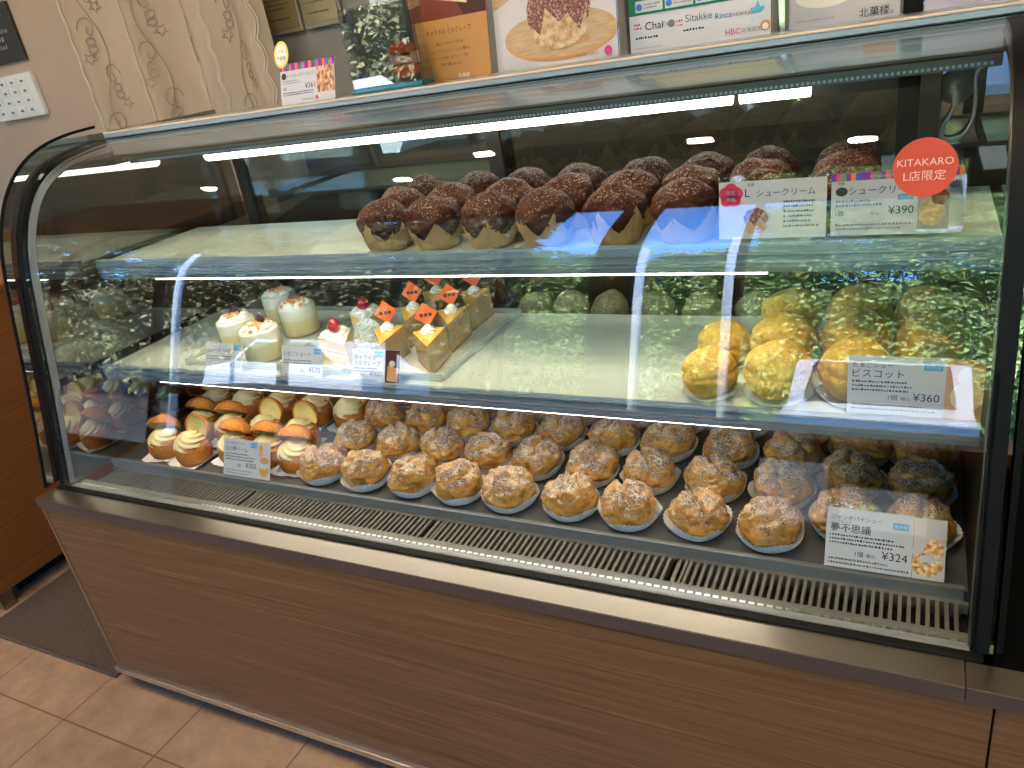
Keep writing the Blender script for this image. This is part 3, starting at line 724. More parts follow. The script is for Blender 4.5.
pick = ((0, 1, 2, 4, 2), (2, 4, 1, 3, None), (0, 3, 1, 3, 1), (4, 1, 3, 1, 3))
dn = ['front row', 'second row', 'third row', 'back row']; dpos = ['leftmost', 'second from the left', 'middle one', 'second from the right', 'rightmost']
for ri, (y, xs) in enumerate(drow):
    for ci, x in enumerate(xs):
        v = pick[ri][ci]
        if v is None: continue
        pos = dpos[ci] if not (ri == 1 and ci == 3) else 'rightmost'
        place(domes, (x, y + rn.uniform(-.003, .003) + (.010 if ri == 0 and ci == 0 else .030 if ri == 0 and ci in (3,) else .024 if ri == 0 and ci in (2, 4) else 0), DECK - .003), (0.2, -.1, .05, -.05, .1)[v] + rn.uniform(-.1, .1), f'golden choux dome filled with piped cream, {dn[ri]}, {pos}', 'cream-filled domes on the lower deck', v)

# cocoa crusted puffs on the upper shelf
def crust_fn(d, o): return 1 + .12 * nz(d * 1.5 + o) + .05 * nz(d * 5 + o) + .028 * nz(d * 15 + o)
def wrapper(seed, r0=.036, r1=.0500, h=.064, petals=5):
    rr = random.Random(seed); N = petals * 16; vs = []; rows_ = 6; hs = [rr.uniform(.45, 1.0) for _ in range(petals)]
    for i in range(N):
        a = 2 * PI * i / N; ph = (i % 16) / 16; tri = 1 - abs(ph - .5) * 2; H = h * (.34 + .66 * tri ** 1.3 * hs[(i // 16)]); cr = 1 + .02 * math.sin(a * 23 + seed)
        for j in range(rows_):
            t = j / (rows_ - 1); z = .001 + H * t; r = (r0 + (r1 - r0) * min(1, z / h * 1.5)) * cr + .002 * max(0, z / h - .7) + .0018 * math.sin(a * 37 + seed) * t
            vs.append((r * math.cos(a), r * math.sin(a), z))
    fs = [(i * rows_ + j, ((i + 1) % N) * rows_ + j, ((i + 1) % N) * rows_ + j + 1, i * rows_ + j + 1) for i in range(N) for j in range(rows_ - 1)]
    fs.append([i * rows_ for i in range(N)][::-1])
    return MB().add(vs, fs, 0, True)
puffs = []
for s in range(6):
    t = thing('cocoa_puff', 'puff', 'pastry')
    link('crust', blob(s + 31, .0505, .0490, .040, crust_fn, 5, .052, .010).mesh('crust', 'cocoa_crust'), t)
    wrapper(s + 2).build('wrapper', 'paper_tan', t); puffs.append([t, False])
bx = (((1.180), (-.880, -.772, -.657, -.550, -.425, -.318, -.212, -.100)), ((1.300), (-.912, -.792, -.664, -.553, -.432, -.328, -.220, -.098)), ((1.425), (-.918, -.786, -.680, -.568, -.436, -.330, -.222, -.105)))
bn = ['front row', 'middle row', 'back row']; k = 0
for ri, (y, xs) in enumerate(bx):
    for ci, x in enumerate(xs):
        yy = (1.165, 1.268, 1.371)[ri] + ((.030, .017, .004)[ri] if ci > 5 else 0)
        pos = 'leftmost' if ci == 0 else f'{ORD[ci]} from the left' if ci < 4 else ('rightmost' if ci == 7 else f'{ORD[7 - ci]} from the right')
        place(puffs, (x + rn.uniform(-.004, .004), yy + rn.uniform(-.003, .003), UPP), rn.uniform(0, 6.28), f'dark cocoa-crusted puff in tan paper on the upper shelf, {bn[ri]}, {pos}', 'cocoa-crusted puffs on the upper shelf', k); k += 1

# big yellow choux on the middle shelf
def choux_fn(seed):
    rr = random.Random(seed); c = Vector((rr.uniform(-.4, .4), rr.uniform(-.6, .0), .8)).normalized()
    def f(d, o):
        k = 1 + .12 * nz(d * 1.3 + o) + .045 * nz(d * 3.2 + o) + .012 * nz(d * 9 + o)
        return k - .10 * math.exp(-((1 - d.dot(c)) / .06) ** 2) - .05 * math.exp(-((d.z - .15 + .2 * nz(d * 2 + o)) / .10) ** 2)
    return f
chx = []
for s in range(4):
    t = thing('biscuit_choux', 'choux', 'pastry')
    link('pastry', blob(s + 41, .0545, .0545, .050, choux_fn(s), 5, .050, .003).mesh('pastry', 'biscuit_choux'), t)
    link('paper_cup', cup_mesh(.040, .054, .013, s + 5), t); chx.append([t, False])
yel = (((1.083), (-.272, -.170, -.066, .024)), ((1.192), (-.272, -.178, -.073, .030)), ((1.305), (None, -.182, -.076, .028)))
k = 0; yp = ['leftmost', 'second from the left', 'second from the right', 'rightmost']
for ri, (y, xs) in enumerate(yel):
    for ci, x in enumerate(xs):
        if x is None or (ri == 0 and ci == 3): continue
        o = place(chx, (x, y + (.012 if ci > 1 else 0), MID), rn.uniform(-.5, .5), f'large yellow biscuit choux on the middle shelf, {bn[ri]}, {yp[ci]}', 'yellow choux on the middle shelf', k + ri); k += 1
        q_ = (.82, .93, .94, .92)[ci] * (.97 if ri == 0 else 1.0); o.scale = (q_, q_, q_ * (1.0 if ci else .92))
# dusty puffs along the rear rack
dp = []
for s in range(3):
    t = thing('dusty_puff', 'puff', 'pastry')
    link('crust', blob(s + 61, .043, .042, .036, crust_fn, 4, .036, .003).mesh('crust', 'green_lit_dusty_crust'), t)
    link('paper_cup', cup_mesh(.034, .046, .016, s + 9), t); dp.append([t, False])
for k, x in enumerate((-.772, -.682, -.590, -.49, -.385, -.275, -.165)):
    pos = 'leftmost' if k == 0 else f'{ORD[k]} from the left' if k < 4 else 'rightmost' if k == 6 else f'{ORD[6 - k]} from the right'
    o = place(dp, (x, 1.512, .681), k * 1.3, f'dusted puff with green light put into its colour, on the rear rack behind the middle shelf, {pos}', 'dusted puffs behind the middle shelf', k); o.scale = (1.05, 1.0, 1.35)

# cakes on the middle shelf
def tray(x0, x1, y0, y1, label):
    t = thing('cake_tray', label, 'tray', ((x0 + x1) / 2, (y0 + y1) / 2, MID)); hx, hy = (x1 - x0) / 2, (y1 - y0) / 2
    MB().box(-hx, hx, -hy, hy, 0, .003).build('base', 'shelf_mesh_tray', t)
    mb = MB().box(-hx, -hx + .003, -hy, hy, .003, .014).box(hx - .003, hx, -hy, hy, .003, .014).box(-hx + .003, hx - .003, -hy, -hy + .003, .003, .014).box(-hx + .003, hx - .003, hy - .003, hy, .003, .014)
    mb.build('rim', 'tray_clear', t)
tray(-1.435, -1.165, 1.068, 1.405, 'clear shallow tray under the custard cups')
tray(-1.155, -.985, 1.066, 1.40, 'clear shallow tray under the strawberry shortcakes')
tray(-.975, -.755, 1.066, 1.405, 'clear shallow tray under the crepe cake slices')
ZT = MID + .003
cups = []
for s in range(2):
    t = thing('custard_cup', 'cup cake', 'cake')
    MB().lathe([(0.0001, .0005), (.034, .0005), (.036, .004), (.0375, .060), (.036, .064), (.0001, .065)], 40).build('custard', 'custard_cup', t)
    c = MB()
    for q in range(7): c.lathe([(.013, 0), (.012, .006), (.007, .011), (.0001, .013)], 14, T=Matrix.Translation((.020 * math.cos(q * 1.05), .020 * math.sin(q * 1.05), .062)) if q < 6 else Matrix.Translation((0, 0, .063)))
    c.build('cream_top', 'cream_white', t)
    rr = random.Random(s + 70); c = MB()
    for q in range(34):
        a, d = rr.uniform(0, 6.28), rr.uniform(0, .030); z = .073 if d < .024 else .068; w = rr.uniform(.0022, .0042)
        c.box(-w, w, -w * .8, w * .8, -w * .7, w * .7, T=Matrix.Translation((d * math.cos(a), d * math.sin(a), z)) @ Matrix.Rotation(rr.uniform(0, 3), 4, (rr.random(), rr.random(), rr.random() + .1)), bev=.0008)
    c.build('crumb_topping', 'crumb_orange', t)
    MB().box(-.012, .012, -.0015, .0015, 0, .020, T=Matrix.Translation((-.006, .006, .068)) @ Matrix.Rotation(-.5, 4, 'X') @ Matrix.Rotation(.35, 4, 'Y'), bev=.0006).build('chocolate_plate', 'chocolate', t)
    MB().lathe([(.0380, .001), (.0392, .070)], 40, cap=False).build('film_collar', 'film', t)
    cups.append([t, False])
for k, (x, y, l) in enumerate(((-1.238, 1.118, 'front right'), (-1.356, 1.168, 'front left'), (-1.255, 1.262, 'back right'), (-1.378, 1.338, 'back left'))):
    o = place(cups, (x, y, ZT), k * .35 - .2, f'pale custard cake with orange crumbs and chocolate chip, {l} of four', 'custard cups on the left tray', k); o.scale = (1.12, 1.12, 1.08)
def wedge(L, W, n=8):
    pts = [(0, -L * .62)]
    for i in range(n + 1):
        a = -W / 2 + W * i / n; pts.append((L * math.sin(a), L * math.cos(a) - L * .62))
    return pts
def inset(pts, d):
    cx = sum(p[0] for p in pts) / len(pts); cy_ = sum(p[1] for p in pts) / len(pts)
    return [(cx + (p[0] - cx) * d, cy_ + (p[1] - cy_) * d) for p in pts]
sc_ = []
t = thing('strawberry_shortcake', 'cake', 'cake'); pts = wedge(.092, R(46))
MB().prism(pts, 'z', .001, .050).build('sponge_slice', 'sponge', t)
c = MB()
for x, y, r in ((0, .024, .013), (-.018, .024, .012), (.018, .024, .012), (-.009, .008, .012), (.010, .007, .012), (0, -.012, .010), (0, -.030, .007)):
    cs = cream_swirl(r, r * 1.0, x * 90, 6); c.add(cs.v, cs.f, 0, True, Matrix.Translation((x, y, .050)))
c.build('whipped_cream', 'cream_white', t)
st = MB().lathe([(.0001, -.002), (.009, 0), (.0135, .006), (.0125, .014), (.008, .022), (.0001, .028)], 20).build('strawberry', 'strawberry_red', t); st.location = (0, .010, .059)
sc_.append([t, False])
place(sc_, (-1.040, 1.135, ZT), .9, 'strawberry shortcake slice, front one behind the middle price card', 'strawberry shortcakes', 0)
place(sc_, (-1.062, 1.262, ZT), .6, 'strawberry shortcake slice, rear one behind the crumpled film', 'strawberry shortcakes', 0)
t = thing('crumpled_film', 'crumpled film with reflections put into its colour, between shortcakes and crepe slices', 'cake film', (-1.010, 1.192, ZT), .55, rx=-.35)
vs = []
for i in range(17):
    for j in range(9):
        u = i / 16 * 2 - 1; hh = .062 * math.sqrt(max(0.05, 1 - (u * .92) ** 2)); vs.append((u * .034, .010 * u * u + .0012 * math.sin(u * 30), .001 + hh * j / 8))
MB().grid(vs, 17, 9).build('film_sheet', 'film_glints', t)
cr = []
t = thing('crepe_cake_slice', 'cake', 'cake'); pts = wedge(.098, R(38))
MB().prism(pts, 'z', .005, .058).build('crepe_stack', 'crepe_layers', t)
MB().prism(inset(pts, 1.02), 'z', .001, .005).build('base_layer', 'crepe_base', t)
MB().prism(inset(pts, 1.0), 'z', .058, .061).build('glaze', 'crepe_glaze', t)
cs = cream_swirl(.014, .016, 1, 5); o = cs.build('cream_dollop', 'cream_white', t); o.location = (0, .018, .061)
T = Matrix.Translation((0, .032, .092)) @ Matrix.Rotation(-.25, 4, 'X') @ Matrix.Rotation(R(40), 4, 'Y')
pk = MB().box(-.0165, .0165, -.0006, .0006, -.0165, .0165, T=T).build('pick_flag', 'pick_orange', t)
b = MB()
for q in (-1, 0, 1): b.box(-.003, .003, -.0012, -.0007, -.003, .003, T=Matrix.Translation((0, .032, .092)) @ Matrix.Rotation(-.25, 4, 'X') @ Matrix.Translation((q * .0085, 0, -.001)))
b.build('flag_marks', 'ink', pk)
MB().tube([(0, .031, .060), (0, .032, .085)], .0011, 6).build('pick_stem', 'cream_white', t)
MB().prism(inset(pts, 1.05), 'z', .006, .056).build('film_wrap', 'film', t)
cr.append([t, False])
for k, (x, y, l) in enumerate(((-.915, 1.135, 'front left behind its price card'), (-.812, 1.128, 'front right'), (-.930, 1.252, 'middle left'), (-.826, 1.238, 'middle right'), (-.930, 1.355, 'back left'), (-.836, 1.352, 'back right'))):
    place(cr, (x, y, ZT), .42 + .1 * math.sin(k * 2.1), f'layered crepe cake slice with orange diamond pick, {l}', 'crepe cake slices', 0)

# ------------------------------------------------------------------ price cards
def card(name, label, loc, w, h, lean, kind, pw=None, sheet_mat='paper'):
    t = thing(name, label, 'price card', loc, 0, 'price cards in the case', rx=-R(lean))
    pw = pw or w
    MB().box(0, pw, -.0003, .0005, .001, h).build('paper_sheet', sheet_mat, t)
    MB().box(-.001, w + .001, .0006, .0022, 0, h + (.008 if kind != 'plain' else 0)).build('acrylic_holder', 'acrylic', t)
    MB().box(-.001, w + .001, .0006, .028, 0, .0016, T=Matrix.Rotation(R(lean), 4, 'X')).build('acrylic_foot', 'acrylic', t)
    return t
def badge(p, w, h, x, z): p.rect('badge', x, z, w, h, 'badge_blue'); p.text('badge', '要冷蔵', x + w / 2, z + h * .25, h * .62, 'paper', 'c')
# middle shelf, left to right
for label, loc, title, price, photo in (('small white price card marked 350 yen in front of custard cups', (-1.340, 1.036, MID + .002), ['スノーマウンテン'], '¥350', False),
                                        ('small white price card marked 570 yen in front of strawberry shortcakes', (-1.123, 1.036, MID + .002), ['いちごショート'], '¥570', False),
                                        ('small white price card with photo marked 480 yen before crepe slices', (-.944, 1.036, MID + .002), ['キャラメル', 'ミルクレープ'], '¥480', True)):
    w, h = (.107, .064) if not photo else (.112, .064); pw = .107 if not photo else .078
    t = card('price_card', label, loc, w, h, 24, 'plain', w)
    p = Print(); badge(p, .020, .011, pw - .025, h - .015)
    for i, s in enumerate(title): p.text('lettering', s, .006, h - .020 - i * .011, .0105, 'ink')
    p.lines('lettering', .006, h - .030 - (.008 if photo else 0), pw - .022, 2, .0055, .0030, 'ink', seed=len(title[0]))
    p.text('lettering', price, pw - .006, .013, .0145, 'ink', 'r'); p.text('lettering', '税込', pw - .046, .013, .006, 'ink', 'r')
    p.lines('lettering', .006, .004, pw - .012, 1, .004, .0030, 'ink_soft', seed=3)
    if photo:
        p.rect('photo', pw, .001, w - pw - .001, h - .002, 'photo_brown').poly('photo', [(pw + .004, .006), (pw + .028, .004), (pw + .030, .030), (pw + .006, .034)], 'photo_cake', 2).disc('photo', pw + .016, .038, .007, .006, 'photo_white', 3)
    p.build(t)
# yellow choux card
t = card('price_card', 'large white price card marked 360 yen before yellow choux', (-.071, 1.036, MID + .006), .168, .086, 4, 'x', .118)
p = Print(); badge(p, .022, .010, .092, .068)
p.text('lettering', 'たまごシュー', .006, .070, .0085, 'ink').text('lettering', 'ビスコット', .006, .056, .0135, 'ink').lines('lettering', .006, .048, .072, 3, .0062, .0036, 'ink', 5)
p.text('lettering', '¥360', .112, .024, .0155, 'ink', 'r').text('lettering', '1個', .062, .024, .009, 'ink', 'r').text('lettering', '税込', .078, .024, .006, 'ink', 'r').lines('lettering', .006, .014, .104, 2, .006, .0032, 'ink_soft', 7)
p.rect('photo', .118, .001, .049, .084, 'photo_gold').disc('photo', .143, .034, .019, .020, 'photo_yellow', 2, wob=.05).disc('photo', .146, .062, .016, .013, 'photo_yellow', 2, wob=.05)
p.build(t)
# upper shelf cards
t = card('price_card', 'white description card with red flower badge on the upper shelf', (-.256, 1.122, UPP + .008), .146, .082, 10, 'x')
p = Print()
for q in range(5): p.disc('badge', .017 + .008 * math.sin(q * 1.257), .063 + .008 * math.cos(q * 1.257), .0095, .0095, 'badge_red', 1)
p.text('badge', '限定', .017, .064, .0072, 'paper', 'c').text('badge', '商品', .017, .055, .0065, 'paper', 'c')
p.text('lettering', 'L', .037, .060, .016, 'ink').text('lettering', 'シュークリーム', .053, .060, .0115, 'ink').text('lettering', '北菓', .040, .075, .005, 'ink')
for q in range(6): p.lines('lettering', .090, .050 - q * .0068, .046, 1, .005, .0036, 'ink', 10 + q)
p.disc('photo', .052, .030, .017, .014, 'photo_crust', 1, wob=.06).poly('photo', [(.035, .014), (.042, .030), (.050, .018), (.058, .031), (.068, .016), (.060, .008), (.042, .008)], 'photo_bun', 2)
p.build(t)
t = card('price_card', 'price card with colourful striped top marked 390 yen on upper shelf', (-.104, 1.124, UPP + .008), .158, .084, 6, 'x', .105)
p = Print()
for q in range(26): p.rect('striped_band', q * .006, .074, .006, .010, ('stripe_violet', 'stripe_pink', 'stripe_green', 'stripe_violet', 'stripe_orange', 'stripe_blue', 'stripe_violet')[q % 7])
p.text('striped_band', 'KITAKARO', .048, .0765, .0055, 'paper', layer=2).disc('striped_band', .094, .079, .0055, .0055, 'stripe_blue', 2).text('striped_band', 'L', .094, .0765, .007, 'paper', 'c', 3)
p.disc('lettering', .013, .060, .0075, .0060, 'ink').text('lettering', 'シュークリーム', .022, .056, .012, 'ink').text('lettering', '北菓', .008, .069, .0045, 'ink')
p.lines('lettering', .006, .046, .055, 2, .006, .0036, 'ink_soft', 21).text('lettering', '1個', .006, .028, .008, 'ink').text('lettering', '¥390', .101, .028, .0150, 'ink', 'r').text('lettering', '税込', .060, .028, .0055, 'ink', 'r').lines('lettering', .006, .014, .092, 2, .0055, .0034, 'ink_soft', 23)
badge(p, .018, .0075, .082, .046)
p.rect('photo', .106, .006, .036, .054, 'photo_grey').disc('photo', .122, .028, .015, .017, 'photo_bun', 2, wob=.06).disc('photo', .131, .048, .010, .010, 'photo_red', 3, wob=.1)
p.build(t)
# deck cards
t = card('price_card', 'white price card marked 350 yen leaning before the cream domes', (-1.300, .962, .5575), .135, .080, 24, 'x', .100)
p = Print(); badge(p, .019, .010, .078, .065)
p.text('lettering', 'とろける生クリーム', .006, .069, .0062, 'ink').text('lettering', '北の夢ドーム', .006, .055, .0110, 'ink').lines('lettering', .006, .047, .086, 3, .006, .0035, 'ink', 31)
p.text('lettering', '¥350', .095, .021, .0150, 'ink', 'r').text('lettering', '1個', .050, .021, .008, 'ink', 'r').lines('lettering', .006, .012, .086, 2, .006, .0032, 'ink_soft', 33)
p.rect('photo', .1005, .001, .034, .078, 'photo_white').disc('photo', .117, .020, .013, .013, 'photo_gold', 2, wob=.04).disc('photo', .117, .031, .011, .008, 'paper', 3).disc('photo', .119, .041, .012, .007, 'photo_cake', 4).disc('photo', .108, .066, .006, .008, 'photo_gold', 2).disc('photo', .109, .055, .007, .006, 'photo_pink', 3)
p.build(t)
t = card('price_card', 'large white price card marked 324 yen leaning before the pie puffs', (-.090, .962, .5575), .152, .086, 26, 'x', .112)
p = Print(); badge(p, .020, .0095, .086, .064)
p.text('lettering', 'ジャンボパイシュー', .006, .070, .0075, 'ink').text('lettering', '夢不思議', .006, .053, .0135, 'ink').text('lettering', 'ゆめふしぎ', .016, .0655, .0035, 'ink').lines('lettering', .005, .046, .098, 3, .0055, .0036, 'ink', 41)
p.text('lettering', '¥324', .106, .020, .0160, 'ink', 'r').text('lettering', '1個', .050, .020, .0085, 'ink', 'r').text('lettering', '税込', .066, .020, .006, 'ink', 'r').lines('lettering', .005, .012, .102, 2, .0060, .0034, 'ink', 43)
p.rect('photo', .1125, .001, .039, .084, 'photo_white').disc('photo', .130, .022, .019, .016, 'photo_puff', 2, wob=.08).disc('photo', .138, .044, .012, .013, 'photo_puff', 2, wob=.08, seed=2).disc('photo', .131, .030, .012, .005, 'paper', 3, wob=.2)
p.build(t)

# red round sticker on the glass
def glass_at(z):
    for a, b in zip(PROF[:-1], PROF[1:]):
        if a[1] <= z <= b[1]:
            k = (z - a[1]) / (b[1] - a[1]); return a[0] + (b[0] - a[0]) * k, math.atan2(b[0] - a[0], b[1] - a[1])
gy, ga = glass_at(1.114)
t = thing('round_sticker', 'round red-orange sticker reading KITAKARO on the front glass', 'sticker', (.006, gy - .0022, 1.114), 0, rx=-ga)
p = Print().disc('film_disc', 0, 0, .0325, .0335, 'sticker_red', 0, 56).text('lettering', 'KITAKARO', 0, .002, .0115, 'sticker_ink', 'c', 1, width=.056).text('lettering', 'L店限定', 0, -.014, .0125, 'sticker_ink', 'c', 1, width=.042)
p.build(t)

# ------------------------------------------------------------------ on top of the case
ZP = 1.2475
def sheet_thing(name, label, cat, loc, w, h, lean, mat='poster_paper', group=None, rz=0.0):
    t = thing(name, label, cat, loc, rz, group, rx=-R(lean)); MB().box(0, w, 0, .0015, 0, h).build('sheet', mat, t)
    MB().box(-.002, w + .002, .002, .004, 0, h + .002).build('acrylic_back', 'acrylic', t)
    return t
# apple pie card
t = sheet_thing('price_card', 'price card with striped top and yellow circle at the left end of case top', 'price card', (-1.168, 1.292, ZP + .0107), .140, .078, 18, 'grey_band')
p = Print().rect('white_field', 0, .013, .094, .052, 'paper', 1)
for q in range(28): p.rect('striped_band', q * .005, .065, .005, .013, ('stripe_violet', 'stripe_pink', 'stripe_blue', 'stripe_orange', 'stripe_violet', 'stripe_green', 'badge_red')[(q * 3) % 7])
p.disc('lettering', .010, .055, .0065, .0065, 'ink', 2).text('lettering', 'トースターデアップルパイ', .019, .051, .0085, 'ink', width=.072, layer=2).lines('lettering', .006, .044, .045, 2, .004, .003, 'ink_soft', 51).text('lettering', '¥361', .090, .027, .0140, 'ink', 'r').text('lettering', '1個', .006, .028, .007, 'ink').lines('lettering', .006, .021, .080, 2, .004, .003, 'ink', 52)
p.text('lettering', 'KITAKARO', .055, .004, .0065, 'ink_soft').disc('lettering', .094, .007, .004, .004, 'logo_pink', 2)
p.rect('photo', .095, .016, .044, .049, 'photo_streaky', 1)
p.build(t)
t.parent = None
p = Print().disc('circle_badge', .006, .098, .0195, .026, 'circle_yellow', 3, 40).disc('circle_badge', .006, .098, .0155, .021, 'circle_cream', 4, 40).text('circle_badge', 'シナモン', .006, .101, .0085, 'ink_soft', 'c', 5).text('circle_badge', '不使用', .006, .088, .0085, 'ink_soft', 'c', 5); p.build(t)
# clear acrylic stand holding a picture
t = thing('acrylic_stand', 'clear acrylic stand mirroring the street, with teal base, left of the orange poster', 'display stand', (-.985, 1.300, ZP + .0107))
MB().box(0, .155, 0, .003, .010, .150).build('front_pane', 'acrylic_thick', t); MB().box(0, .155, .036, .039, .010, .150).build('rear_pane', 'acrylic', t)
MB().box(.1555, .158, 0, .039, .010, .150).build('side_pane', 'acrylic_thick', t); MB().box(-.001, .158, -.003, .042, 0, .009, bev=.001).build('base', 'acrylic_teal', t)
mb = MB().box(.004, .152, .018, .0195, .0095, .146); mb.build('picture_card', 'dark_gap', t)
p = Print().disc('picture', .115, .068, .030, .013, 'photo_orange', 0, wob=.06).disc('picture', .118, .030, .030, .014, 'photo_orange', 0, wob=.08, seed=3).rect('picture', .085, .040, .066, .020, 'photo_pink', 0)
o = p.build(t)
for ch in t.children:
    if ch.name.startswith('picture') and not ch.name.startswith('picture_card'): ch.location = (0, .0172, 0)
# white poster behind the stand
t = sheet_thing('poster', 'white poster with fine print standing behind the acrylic stand', 'poster', (-1.000, 1.420, ZP), .165, .30, 4, 'poster_paper', 'posters on the case top')
Print().lines('lettering', .02, .185, .12, 2, .012, .006, 'ink_soft', 61).lines('heading', .02, .215, .12, 1, .012, .010, 'logo_blue', 62).build(t)
# orange crepe poster
t = sheet_thing('poster', 'orange poster with dark cake photo for caramel crepe cake', 'poster', (-.880, 1.360, ZP), .166, .235, 9, 'card_orange', 'posters on the case top')
p = Print().rect('photo', 0, .118, .166, .117, 'photo_brown').poly('photo', [(0, .118), (.120, .118), (.100, .150), (.02, .175), (0, .165)], 'photo_red', 2).poly('photo', [(.030, .165), (.124, .146), (.128, .190), (.060, .215), (.020, .200)], 'photo_cake', 3).poly('photo', [(.024, .160), (.128, .137), (.130, .148), (.028, .172)], 'photo_crumb', 4)
p.text('lettering', 'キャラメル ミルクレープ', .083, .092, .0115, 'photo_brown', 'c', width=.098).text('lettering', '香ばしいキャラメルを', .083, .073, .006, 'photo_brown', 'c').text('lettering', 'クレープとクリームに重ね、', .083, .060, .006, 'photo_brown', 'c', width=.088).text('lettering', 'しっとり焼いたクレープを', .083, .048, .006, 'photo_brown', 'c', width=.076).text('lettering', '丁寧に重ねました。', .083, .036, .006, 'photo_brown', 'c').text('lettering', '北菓楼', .108, .012, .0085, 'circle_cream', 'c')
p.build(t)
# puff poster
t = sheet_thing('poster', 'poster photo of a sugared brown puff on a round wooden plate', 'poster', (-.708, 1.378, ZP), .235, .30, 8, 'photo_white', 'posters on the case top')
p = Print().rect('photo', 0, 0, .235, .30, 'photo_white', 1).disc('photo', .128, .055, .108, .040, 'photo_cake', 2, 48).disc('photo', .128, .060, .108, .039, 'photo_plate', 3, 48).poly('photo', [(0, .112), (.085, .150), (.090, .185), (0, .16)], 'photo_plate', 3)
p.disc('photo', .135, .046, .050, .010, 'photo_cake', 4).disc('photo', .128, .098, .060, .052, 'photo_crust', 5, 40, .03).poly('photo', [(.074, .078), (.092, .060), (.104, .104), (.128, .078), (.146, .090), (.168, .060), (.184, .100), (.178, .052), (.150, .036), (.110, .034), (.082, .048)], 'photo_bun', 6)
p.text('lettering', 'KITAKARO', .160, .016, .008, 'ink_soft', 'l', 7).disc('lettering', .218, .020, .007, .008, 'logo_pink', 7); p.build(t)
t = thing('poster_holder', 'grey upright strip between the puff poster and the green poster', 'holder', (-.472, 1.43, ZP)); MB().box(0, .030, 0, .008, 0, .28).build('strip', 'frame_bronze', t); MB().box(-.004, .034, -.006, .02, 0, .003, bev=.001).build('foot', 'frame_bronze', t)
# sponsors poster
t = sheet_thing('poster', 'poster with yellow top, green band and rows of sponsor logos', 'poster', (-.462, 1.415, ZP), .236, .30, 6, 'poster_paper', 'posters on the case top')
p = Print().rect('header', 0, .098, .236, .202, 'band_yellow').text('header', '期間', .020, .104, .016, 'ink').text('header', '限定おやつ市', .048, .104, .016, 'badge_red').rect('header', 0, .066, .236, .032, 'band_green', 2)
for q, s in enumerate(('みらい', 'こどもの国', '応援チーム')):
    x0 = .012 + q * .052; p.rect('header', x0, .070, .048, .018, 'paper', 3).disc('header', x0 + .007, .078, .0055, .0055, 'logo_blue', 4).lines('header', x0 + .015, .080, .028, 2, .005, .0036, 'ink_soft', 70 + q, 4)
p.rect('header', .168, .070, .060, .018, 'paper', 3).disc('header', .176, .078, .0055, .0055, 'logo_blue', 4).lines('header', .184, .080, .036, 2, .005, .0036, 'ink_soft', 75, 4)
p.text('logos', 'Chai', .028, .041, .018, 'ink').text('logos', 'TV', .058, .043, .010, 'ink_soft').lines('logos', .008, .050, .014, 2, .006, .004, 'badge_red', 81).disc('logos', .074, .046, .006, .006, 'ink_soft', 2).lines('logos', .082, .046, .014, 2, .006, .004, 'badge_red', 82).text('logos', 'Sitakke', .098, .044, .016, 'ink_soft').text('logos', 'Rinca', .148, .041, .013, 'logo_blue').text('logos', 'HOKKAIDO', .178, .041, .008, 'ink_soft')
p.poly('logos', [(.206, .042), (.222, .042), (.228, .050), (.220, .050), (.216, .060), (.212, .050), (.204, .050)], 'logo_cyan', 2).text('logos', 'ひつじ', .206, .031, .007, 'logo_cyan').text('logos', 'HBC', .164, .014, .013, 'logo_pink').text('logos', '北海道放送', .190, .015, .008, 'ink_soft').disc('logos', .228, .021, .008, .008, 'photo_cake', 2).disc('logos', .228, .020, .005, .005, 'circle_cream', 3)
p.lines('logos', .010, .028, .044, 1, .005, .005, 'ink', 83).lines('logos', .094, .030, .034, 1, .005, .005, 'ink', 84).lines('logos', .008, .012, .060, 1, .005, .003, 'ink_grey', 85); p.build(t)
t = thing('poster_holder', 'chrome upright strip right of the sponsor logo poster', 'holder', (-.222, 1.46, ZP)); MB().box(0, .012, 0, .012, 0, .28, bev=.002).build('strip', 'chrome', t); MB().box(-.003, .015, -.004, .02, 0, .003, bev=.001).build('foot', 'chrome', t)
t = sheet_thing('poster', 'white poster with brush lettering right of the chrome strip', 'poster', (-.205, 1.47, ZP), .165, .28, 6, 'photo_white', 'posters on the case top')
Print().rect('photo', .110, .034, .050, .20, 'photo_cake').text('lettering', '北菓楼。', .156, .010, .015, 'ink', 'r').lines('fine_print', .010, .014, .075, 1, .005, .004, 'ink_grey', 91).disc('photo', .055, .050, .045, .018, 'circle_cream', 1, 40).disc('photo', .058, .052, .022, .009, 'paper', 2, 30).build(t)  # cream and white discs paint a flare reflected on the poster
t = thing('poster_holder', 'black upright strip between the two rightmost posters', 'holder', (-.036, 1.49, ZP)); MB().box(0, .028, 0, .008, 0, .28).build('strip', 'rubber_black', t); MB().box(-.004, .032, -.006, .02, 0, .003, bev=.001).build('foot', 'rubber_black', t)
t = sheet_thing('poster', 'pale violet poster at the right end of the case top', 'poster', (-.006, 1.46, ZP), .20, .28, 6, 'paper_lilac', 'posters on the case top')
Print().lines('lettering', .02, .055, .15, 2, .012, .007, 'ink_soft', 95).build(t)

